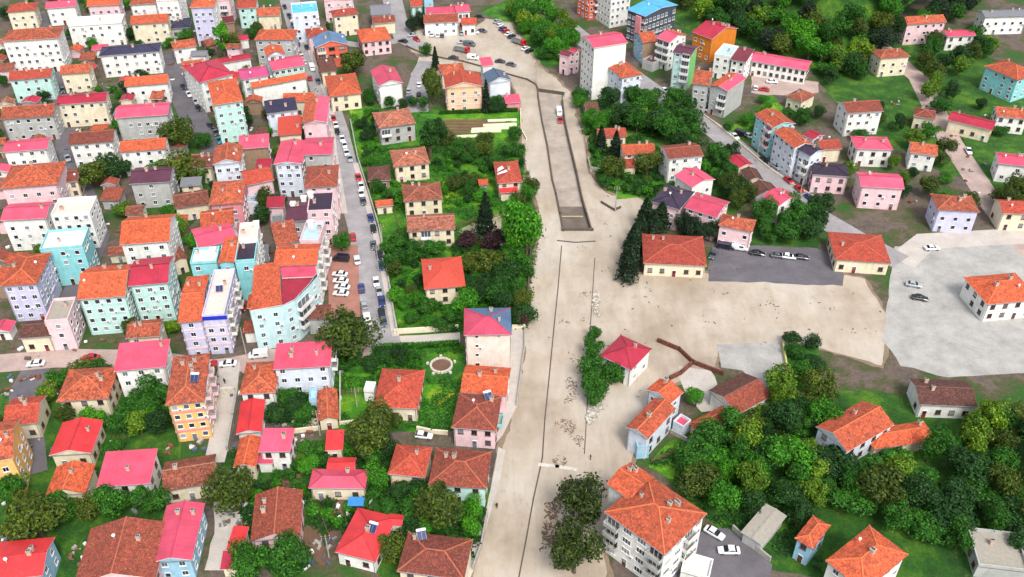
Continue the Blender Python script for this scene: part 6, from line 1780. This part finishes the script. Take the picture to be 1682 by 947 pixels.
def car(reg, p, to, col, where, style='sedan', z=0.0):
    a, b = at(reg, p, z), at(reg, to, z)
    c, cn = COLN[col]
    M = vehicle_meshes(style, c)
    nm = {'van': 'parked_van', 'truck': 'flatbed_truck'}.get(style, 'parked_car')
    root = empty(nm, (a.x, a.y, 0.09 + z), math.atan2(b.y - a.y, b.x - a.x))
    link('body', M['body'], root); link('glazing', M['glass'], root)
    if M['cab']: link('cab_roof' if style != 'truck' else 'cab', M['cab'], root)
    for sx in (-1, 1):
        for sy in (-1, 1):
            o = link('wheel', M['wheel'], root); o.location = (sx * M['L'] * 0.31, sy * (M['W'] / 2 - 0.1), 0.32)
    for sy in (-1, 1):
        o = link('headlight', M['hl'], root); o.location = (0, sy * M['W'] * 0.33, 0.35 if style == 'truck' else 0)
        o = link('tail_light', M['tl'], root); o.location = (0, sy * M['W'] * 0.34, 0.3 if style == 'truck' else 0)
    word = {'van': 'van', 'truck': 'flatbed truck', 'hatch': 'small car'}.get(style, 'car')
    tag(root, '%s %s %s' % (cn, word, where), {'van': 'van', 'truck': 'truck'}.get(style, 'car'), 'parked vehicles')
    FOOT.append((Vector((a.x, a.y, 0)), Vector((1, 0, 0)), 2, 2))
    return root
# the street on the left
SD = lambda x, y: (x + 22, y + 100)
for i, (x, y, col, st, wh) in enumerate(((1252, 82, 'r', 'hatch', 'parked beside the pink and orange roof'), (1268, 130, 'w', 'sedan', 'next to the red small car on the street'), (1280, 182, 'k', 'hatch', 'on the street above the white row'),
        (1318, 238, 'w', 'sedan', 'uppermost of the white row on the bend'), (1336, 288, 'w', 'hatch', 'second of the white row on the bend'), (1352, 345, 'w', 'sedan', 'third of the white row on the bend'), (1380, 392, 's', 'hatch', 'behind the white row, nearest the wall'),
        (1466, 662, 'w', 'sedan', 'by the orange street side shed'), (1482, 722, 'g', 'sedan', 'directly below the car at the orange shed'))):
    car('B', (x, y), SD(x, y), col, wh, st)
for i, (x, y, col, st, wh) in enumerate(((1562, 215, 'g', 'sedan', 'alone on the street beside the red paved parking'), (1582, 500, 'w', 'sedan', 'at the head of the lower kerb row'), (1606, 572, 's', 'hatch', 'second in the lower kerb row'),
        (1626, 650, 'b', 'sedan', 'third in the lower kerb row'), (1626, 745, 'k', 'sedan', 'fourth in the lower kerb row'), (1640, 810, 'g', 'hatch', 'last in the lower kerb row'))):
    car('C', (x, y), (x + 14, y + 100), col, wh, st)
for i, (x, y, col, st, wh) in enumerate(((870, 62, 'k', 'sedan', 'near the cyan roof at the top of the street'), (905, 130, 'n', 'sedan', 'below the top one beside the cyan roof'), (935, 205, 'g', 'hatch', 'left of the dark red hipped roof'), (990, 310, 'w', 'sedan', 'beside the wide orange roof'),
        (1042, 378, 'k', 'hatch', 'left of the orange timber gable'), (1085, 540, 'w', 'van', 'parked right of the glazed pink roofed block'), (1130, 640, 'g', 'sedan', 'below the white van on the street'), (1204, 806, 'w', 'sedan', 'beside the corner orange hipped house'))):
    car('A', (x, y), (x + 38, y + 100), col, wh, st)
# red paved parking
for i, (x, y, col, wh) in enumerate(((1308, 322, 'n', 'alone at the top of the red paved parking'), (1300, 440, 'w', 'first of four on the red paved parking'), (1306, 492, 'w', 'second of four on the red paved parking'), (1318, 540, 'w', 'third of four on the red paved parking'), (1308, 590, 'w', 'fourth of four on the red paved parking'))):
    car('C', (x, y), (x - 100, y - 8), col, wh, 'van' if i == 0 else 'sedan')
car('D', (430, 285), (330, 292), 'w', 'in the side street above the alley')
car('D', (322, 296), (322, 230), 'r', 'beside the yellow apartment block', 'hatch')
car('D', (668, 218), (560, 230), 'w', 'behind the orange brown hipped house', 'van')
car('C', (545, 690), (545, 800), 'r', 'in the gap between lilac and ice blue blocks')
car('D', (1300, 98), (1200, 105), 's', 'under the broad olive street tree')
for i, (x, y, col, wh) in enumerate(((78, 682, 'n', 'topmost on the left dark street'), (128, 742, 'w', 'second down the left dark street'), (180, 800, 's', 'third down the left dark street'), (200, 852, 'k', 'fourth down the left dark street'))):
    car('A', (x, y), (x + 55, y + 100), col, wh)
for i, (x, y, col, wh) in enumerate(((292, 135, 'k', 'fifth down the left dark street'), (335, 190, 'g', 'sixth down the left dark street'), (362, 250, 't', 'last down the left dark street'))):
    car('B', (x, y), (x + 60, y + 100), col, wh)
# plaza
for (x, y, tx, ty, col, st, wh) in ((490, 478, 600, 480, 'g', 'hatch', 'first from the left at the plaza building'), (545, 490, 545, 380, 'w', 'sedan', 'second from the left at the plaza building'), (630, 495, 640, 380, 'w', 'van', 'third from the left at the plaza building'), (690, 500, 690, 380, 'g', 'hatch', 'fourth from the left at the plaza building'),
        (960, 468, 965, 360, 's', 'sedan', 'before the small plaza building'), (1052, 455, 1150, 455, 'n', 'van', 'before the small plaza building'), (1130, 462, 1230, 462, 'w', 'sedan', 'before the small plaza building'), (1245, 440, 1330, 460, 'g', 'sedan', 'right of the small plaza building'),
        (340, 560, 430, 610, 'r', 'hatch', 'in the silt at the plaza entry'), (150, 580, 50, 560, 'k', 'sedan', 'by the parapet at the plaza entry'), (280, 500, 180, 510, 's', 'sedan', 'under the dark tree at the plaza entry'),
        (965, 595, 880, 605, 's', 'sedan', 'left of two stranded in the plaza'), (1070, 630, 1160, 640, 'g', 'van', 'right of two stranded in the plaza'), (960, 712, 1080, 735, 'r', 'truck', 'with red cab stuck in the plaza silt'), (850, 812, 950, 818, 'k', 'sedan', 'by the parapet behind the orange roof'),
        (1115, 815, 1215, 825, 'w', 'van', 'behind the narrow white pink roofed house'), (1490, 862, 1590, 870, 'n', 'sedan', 'beside the narrow white pink roofed house'), (1640, 905, 1740, 930, 'g', 'sedan', 'beyond the slate blue roof'),
        (1210, 235, 1310, 240, 'k', 'sedan', 'at the top of the plaza by the lawn')):
    car('W', (x, y), (tx, ty), col, wh, st)
for i, (x, y, col, st) in enumerate(((1150, 175, 's', 'sedan'), (1172, 205, 'w', 'hatch'), (1192, 232, 'b', 'sedan'), (1216, 250, 'r', 'hatch'), (1240, 272, 'w', 'sedan'), (1262, 292, 'n', 'sedan'), (1372, 385, 'w', 'sedan'), (1400, 405, 'k', 'sedan'))):
    car('F', (x, y), (x + 80, y - 35), col, 'parked %s along the plaza tree belt' % ['first', 'second', 'third', 'fourth', 'fifth', 'sixth', 'next to last', 'last'][i], st)
car('F', (1318, 342), (1400, 372), 'r', 'parked along the plaza tree belt', 'truck')
car('K', (258, 885), (275, 985), 'w', 'standing in the open channel', 'van', CZ - 0.07)
car('K', (266, 945), (280, 1045), 'r', 'behind the white van in the open channel', 'hatch', CZ - 0.07)
for i, (x, y, col) in enumerate(((180, 82, 'w'), (215, 108, 's'), (245, 130, 'w'), (292, 160, 's'), (372, 222, 'w'), (330, 195, 'k'))):
    car('K', (x, y), (x + 100, y + 76), col, 'on the upper right street, %s from the top' % ['first', 'second', 'third', 'fourth', 'sixth', 'fifth'][i])
for i, (x, y, tx, ty, col, wh) in enumerate(((92, 100, 108, 150, 'w', 'on the outer left street near the corner block'), (104, 150, 108, 200, 'g', 'on the outer left street beside the crimson roof'), (112, 262, 130, 310, 's', 'on the outer left street by the narrow brown gable'),
        (152, 372, 160, 420, 'k', 'on the outer left street beside the cream flat roof'), (150, 420, 135, 470, 'w', 'on the outer left street beside the turquoise block'), (112, 500, 100, 540, 'b', 'on the outer left street between lilac and mint blocks'), (60, 600, 10, 604, 'w', 'on the outer cross street at the left edge'), (150, 590, 100, 590, 'r', 'on the outer cross street below the orange gable'),
        (1530, 410, 1580, 408, 'w', 'on the pale lane above the right grey yard'), (1500, 470, 1560, 480, 's', 'first on the right grey yard'), (1510, 492, 1570, 502, 'k', 'second on the right grey yard'), (1590, 250, 1610, 290, 'w', 'on the outer right street'))):
    car('S', (x, y), (tx, ty), col, wh)
ST = [G(*p) for p in [(488, 40), (512, 100), (534, 160), (552, 215), (565, 270), (580, 320), (594, 370), (606, 430), (616, 490), (628, 545)]]
rc = random.Random(9)
ORD = ['first', 'second', 'third', 'fourth', 'fifth', 'sixth', 'seventh', 'eighth', 'ninth', 'tenth', 'eleventh', 'twelfth', 'thirteenth', 'fourteenth', 'fifteenth', 'sixteenth', 'seventeenth', 'eighteenth', 'nineteenth', 'twentieth']
def along(pts, dist):
    for a, b in zip(pts, pts[1:]):
        L_ = (b - a).length
        if dist <= L_: return a + (b - a) * (dist / L_), (b - a).normalized()
        dist -= L_
    return None, None
def w2p(p):
    d = p - cam.location
    dep = d.y * CP - d.z * SP
    return (PW / 2 + FPX * d.x / dep, PH / 2 - FPX * (d.y * SP + d.z * CP) / dep)
for side, nm_ in ((-1, 'left'), (1, 'right')):
    t_, k_ = 3.0, 0
    while True:
        p, d = along(ST, t_)
        if p is None: break
        t_ += rc.uniform(5.2, 7.5) if rc.random() < 0.72 else rc.uniform(12, 20)
        q = p + Vector((-d.y, d.x, 0)) * side * -1 * -3.2 * (1 if side > 0 else 1)
        if in_foot(q, 1.2): continue
        e = q + d * (3 if side > 0 else -3)
        car('S', w2p(q), w2p(e), rc.choice('wwwssgkkbrn'), '%s down the %s kerb of the long street' % (ORD[min(k_, 19)], nm_), rc.choice(['sedan', 'sedan', 'hatch', 'hatch', 'van']))
        k_ += 1
ST = [G(*p) for p in [(1070, 147), (1120, 180), (1180, 218), (1232, 262), (1288, 308), (1345, 356)]]
t_, k_ = 4.0, 0
while True:
    p, d = along(ST, t_)
    if p is None: break
    t_ += rc.uniform(5.4, 8) if rc.random() < 0.65 else rc.uniform(12, 22)
    q = p + Vector((-d.y, d.x, 0)) * 3.3
    if in_foot(q, 1.2): continue
    car('S', w2p(q), w2p(q + d * 3), rc.choice('wwssgkkbr'), '%s down the far kerb of the right street' % ORD[min(k_, 19)], rc.choice(['sedan', 'hatch', 'van']))
    k_ += 1
# right side
for (reg, x, y, tx, ty, col, st, wh) in (('L', 870, 645, 970, 650, 'w', 'sedan', 'in front of the long pink roofed building'), ('L', 806, 706, 700, 690, 'r', 'sedan', 'in front of the long pink roofed building'), ('L', 742, 692, 742, 600, 'w', 'hatch', 'beside the grey corner block'), ('L', 346, 856, 446, 900, 'w', 'sedan', 'at the foot of the grey corner block'),
        ('L', 300, 800, 400, 870, 'k', 'sedan', 'behind the car at the grey corner block'), ('N', 630, 296, 730, 330, 'k', 'van', 'left of the turquoise end block'), ('N', 690, 310, 790, 350, 'w', 'sedan', 'left of the turquoise end block'), ('N', 900, 548, 1000, 620, 's', 'sedan', 'at the foot of the white blue block'),
        ('N', 205, 770, 300, 800, 'n', 'sedan', 'in front of the pink pair'), ('U', 948, 335, 1040, 350, 'n', 'van', 'first in the row below the pink house'), ('U', 1062, 345, 1160, 360, 'w', 'van', 'second in the row below the pink house'), ('U', 1205, 388, 1305, 402, 'k', 'sedan', 'third in the row below the pink house'),
        ('U', 1375, 408, 1475, 420, 'g', 'sedan', 'fourth in the row below the pink house'), ('U', 1455, 415, 1555, 428, 'w', 'sedan', 'fifth in the row below the pink house'), ('U', 1560, 420, 1660, 430, 'n', 'sedan', 'last in the row below the pink house'), ('U', 850, 400, 800, 480, 'g', 'sedan', 'at the corner of the large hall'),
        ('Q', 1082, 530, 1170, 580, 'w', 'sedan', 'nearer the big apartment block of the two in the courtyard'), ('Q', 1165, 630, 1065, 628, 'w', 'sedan', 'nearer the bottom edge of the two in the courtyard'),
        ('F', 460, 775, 460, 680, 'b', 'sedan', 'below the tall white gabled house'), ('F', 492, 780, 492, 680, 'w', 'hatch', 'below the tall white gabled house'), ('F', 462, 715, 470, 620, 's', 'sedan', 'right of the tall white gabled house'), ('F', 542, 668, 545, 570, 'w', 'sedan', 'on the lane left of the olive tree'), ('F', 540, 742, 542, 640, 'k', 'hatch', 'on the lane left of the olive tree'),
        ('J', 470, 70, 560, 80, 'w', 'hatch', 'between the rusty and brown roofs')):
    car(reg, (x, y), (tx, ty), col, wh, st)

# ------------------------------------------------------------------ people, poles
def person_mesh():
    me = bpy.data.meshes.new('body')
    J = [((0, 0, .95), .15), ((0, 0, 1.2), .155), ((0, 0, 1.42), .15), ((0, 0, 1.52), .065), ((0, 0.01, 1.64), .105), ((0, 0.01, 1.74), .07),
         ((.1, 0, .85), .095), ((.11, -.06, .48), .07), ((.11, .02, .09), .05), ((.11, -.16, .04), .045), ((-.1, 0, .85), .095), ((-.11, .1, .48), .07), ((-.11, .2, .1), .05), ((-.11, .04, .04), .045),
         ((.2, 0, 1.4), .06), ((.25, .04, 1.13), .048), ((.24, -.06, .9), .038), ((.24, -.1, .8), .035), ((-.2, 0, 1.4), .06), ((-.25, -.02, 1.13), .048), ((-.24, -.12, .9), .038), ((-.24, -.16, .8), .035)]
    E = [(0, 1), (1, 2), (2, 3), (3, 4), (4, 5), (0, 6), (6, 7), (7, 8), (8, 9), (0, 10), (10, 11), (11, 12), (12, 13), (2, 14), (14, 15), (15, 16), (16, 17), (2, 18), (18, 19), (19, 20), (20, 21)]
    me.from_pydata([j[0] for j in J], E, [])
    o = bpy.data.objects.new('tmp', me)
    COL.objects.link(o)
    md = o.modifiers.new('skin', 'SKIN')
    for i, v in enumerate(me.skin_vertices[0].data if me.skin_vertices else []): pass
    return o, J
pm = bpy.data.meshes.new('person_body')
def clothes_mat(name, top, legs):
    m, n, l, b = new_mat(name)
    z = n.new('ShaderNodeSeparateXYZ'); tc = n.new('ShaderNodeTexCoord'); l.new(tc.outputs['Object'], z.inputs[0])
    s = math_node(n, l, 'DIVIDE', z.outputs['Z'], 1.8)
    l.new(ramp(n, l, s, [(0.0, lin((30, 26, 26))), (0.05, lin(legs)), (0.52, lin(top)), (0.85, lin((196, 148, 122))), (0.94, lin((34, 26, 22)))], 'CONSTANT'), b.inputs['Base Color'])
    b.inputs['Roughness'].default_value = 0.85
    return m
def person(reg, p, top, legs, label, rz):
    root_p = at(reg, p)
    m = MB()
    J = {'pel': ((0, 0, .95), .16), 'chest': ((0, 0, 1.36), .19)}
    # torso, neck and head as one loft, limbs grown from the joints and welded by a remesh
    m.tube([(0, 0, .82), (0, 0, .95), (0, 0, 1.12), (0, 0, 1.34), (0, 0, 1.46), (0, .0, 1.52), (0, -.01, 1.58), (0, -.01, 1.68), (0, 0, 1.77), (0, 0, 1.8)], [.13, .16, .145, .18, .13, .06, .08, .105, .08, .02], 10)
    for sx, ph in ((1, 1), (-1, -1)):
        m.tube([(sx * .09, 0, .9), (sx * .1, -.08 * ph, .5), (sx * .1, .02 * ph, .1), (sx * .1, .01 * ph - .02, .0)], [.1, .07, .05, .05], 8)
        m.tube([(sx * .1, .02 * ph + .06, .05), (sx * .1, .02 * ph - .16, .04)], [.05, .04], 8)
        m.tube([(sx * .15, 0, 1.42), (sx * .24, .04 * ph, 1.14), (sx * .23, -.1 * ph, .9), (sx * .22, -.13 * ph, .78)], [.07, .05, .04, .035], 8)
    o = m.build('person', clothes_mat('clothes', top, legs))
    o.location = (root_p.x, root_p.y, 0.06)
    o.rotation_euler = (0, 0, rz)
    md = o.modifiers.new('weld', 'REMESH'); md.mode = 'VOXEL'; md.voxel_size = 0.028
    tag(o, label, 'person')
    return o
bpy.data.meshes.remove(pm)
person('J', (928, 515), (30, 32, 40), (36, 40, 60), 'person in dark clothes walking alone on the flooded road', 0.3)
person('Q', (371, 98), (40, 36, 40), (30, 30, 36), 'person in dark clothes standing above the shaggy trees', 2.0)
person('K', (296, 748), (60, 60, 70), (30, 34, 50), 'person in grey walking on the right bank below the tallest block', 1.0)
person('D', (406, 425), (40, 40, 46), (30, 30, 40), 'person in dark clothes at the top of the alley', 0.0)

def pole(reg, p, h, label, arm=True):
    root = tag(empty('utility_pole', at(reg, p), rnd.uniform(-0.3, 0.3)), label, 'pole', 'utility poles')
    m = MB(); m.tube([(0, 0, -0.2), (0, 0, h * 0.5), (0, 0, h)], [0.16, 0.13, 0.09], 8); m.build('post', MAT_CONC, root)
    if arm:
        for z in (h - 0.4, h - 1.1):
            a = MB(); a.bar((-0.9, 0, z), (0.9, 0, z), 0.1)
            q = a.build('crossarm', MAT_WOOD, root)
            for x in (-0.8, 0, 0.8):
                i_ = MB(); i_.tube([(x, 0, z + 0.05), (x, 0, z + 0.25)], [0.06, 0.04], 6); i_.build('insulator', MAT_WHITE, q)
for reg, p, h, lb in (('M', (600, 885), 9, 'pole standing in the flooded lane mouth on the right bank'), ('N', (748, 500), 9, 'pole on the right street beside the crimson shed'), ('A', (1035, 560), 9, 'pole on the street beside the glazed pink roofed block'),
        ('D', (572, 205), 9, 'pole between the lilac block and the ice blue corner block'), ('C', (745, 640), 9, 'pole in the gap left of the ice blue corner block'), ('N', (290, 210), 8, 'pole on the right street above the brown roofed white house'),
        ('D', (1145, 830), 8, 'pole beside the narrow long orange shed'), ('F', (1450, 660), 9, 'pole where the parapet bends into the channel'), ('K', (80, 640), 9, 'pole at the silted plaza corner'), ('C', (1600, 400), 9, 'pole at the kerb above the lower car row'),
        ('H', (262, 330), 9, 'pole at the garden wall beside the street'), ('E', (1215, 830), 7, 'pole beside the red hipped house'), ('I', (60, 700), 6, 'pole standing on the bright lawn'), ('N', (1080, 800), 9, 'pole on the right street at the pink roofed bend')):
    pole(reg, p, h, lb)
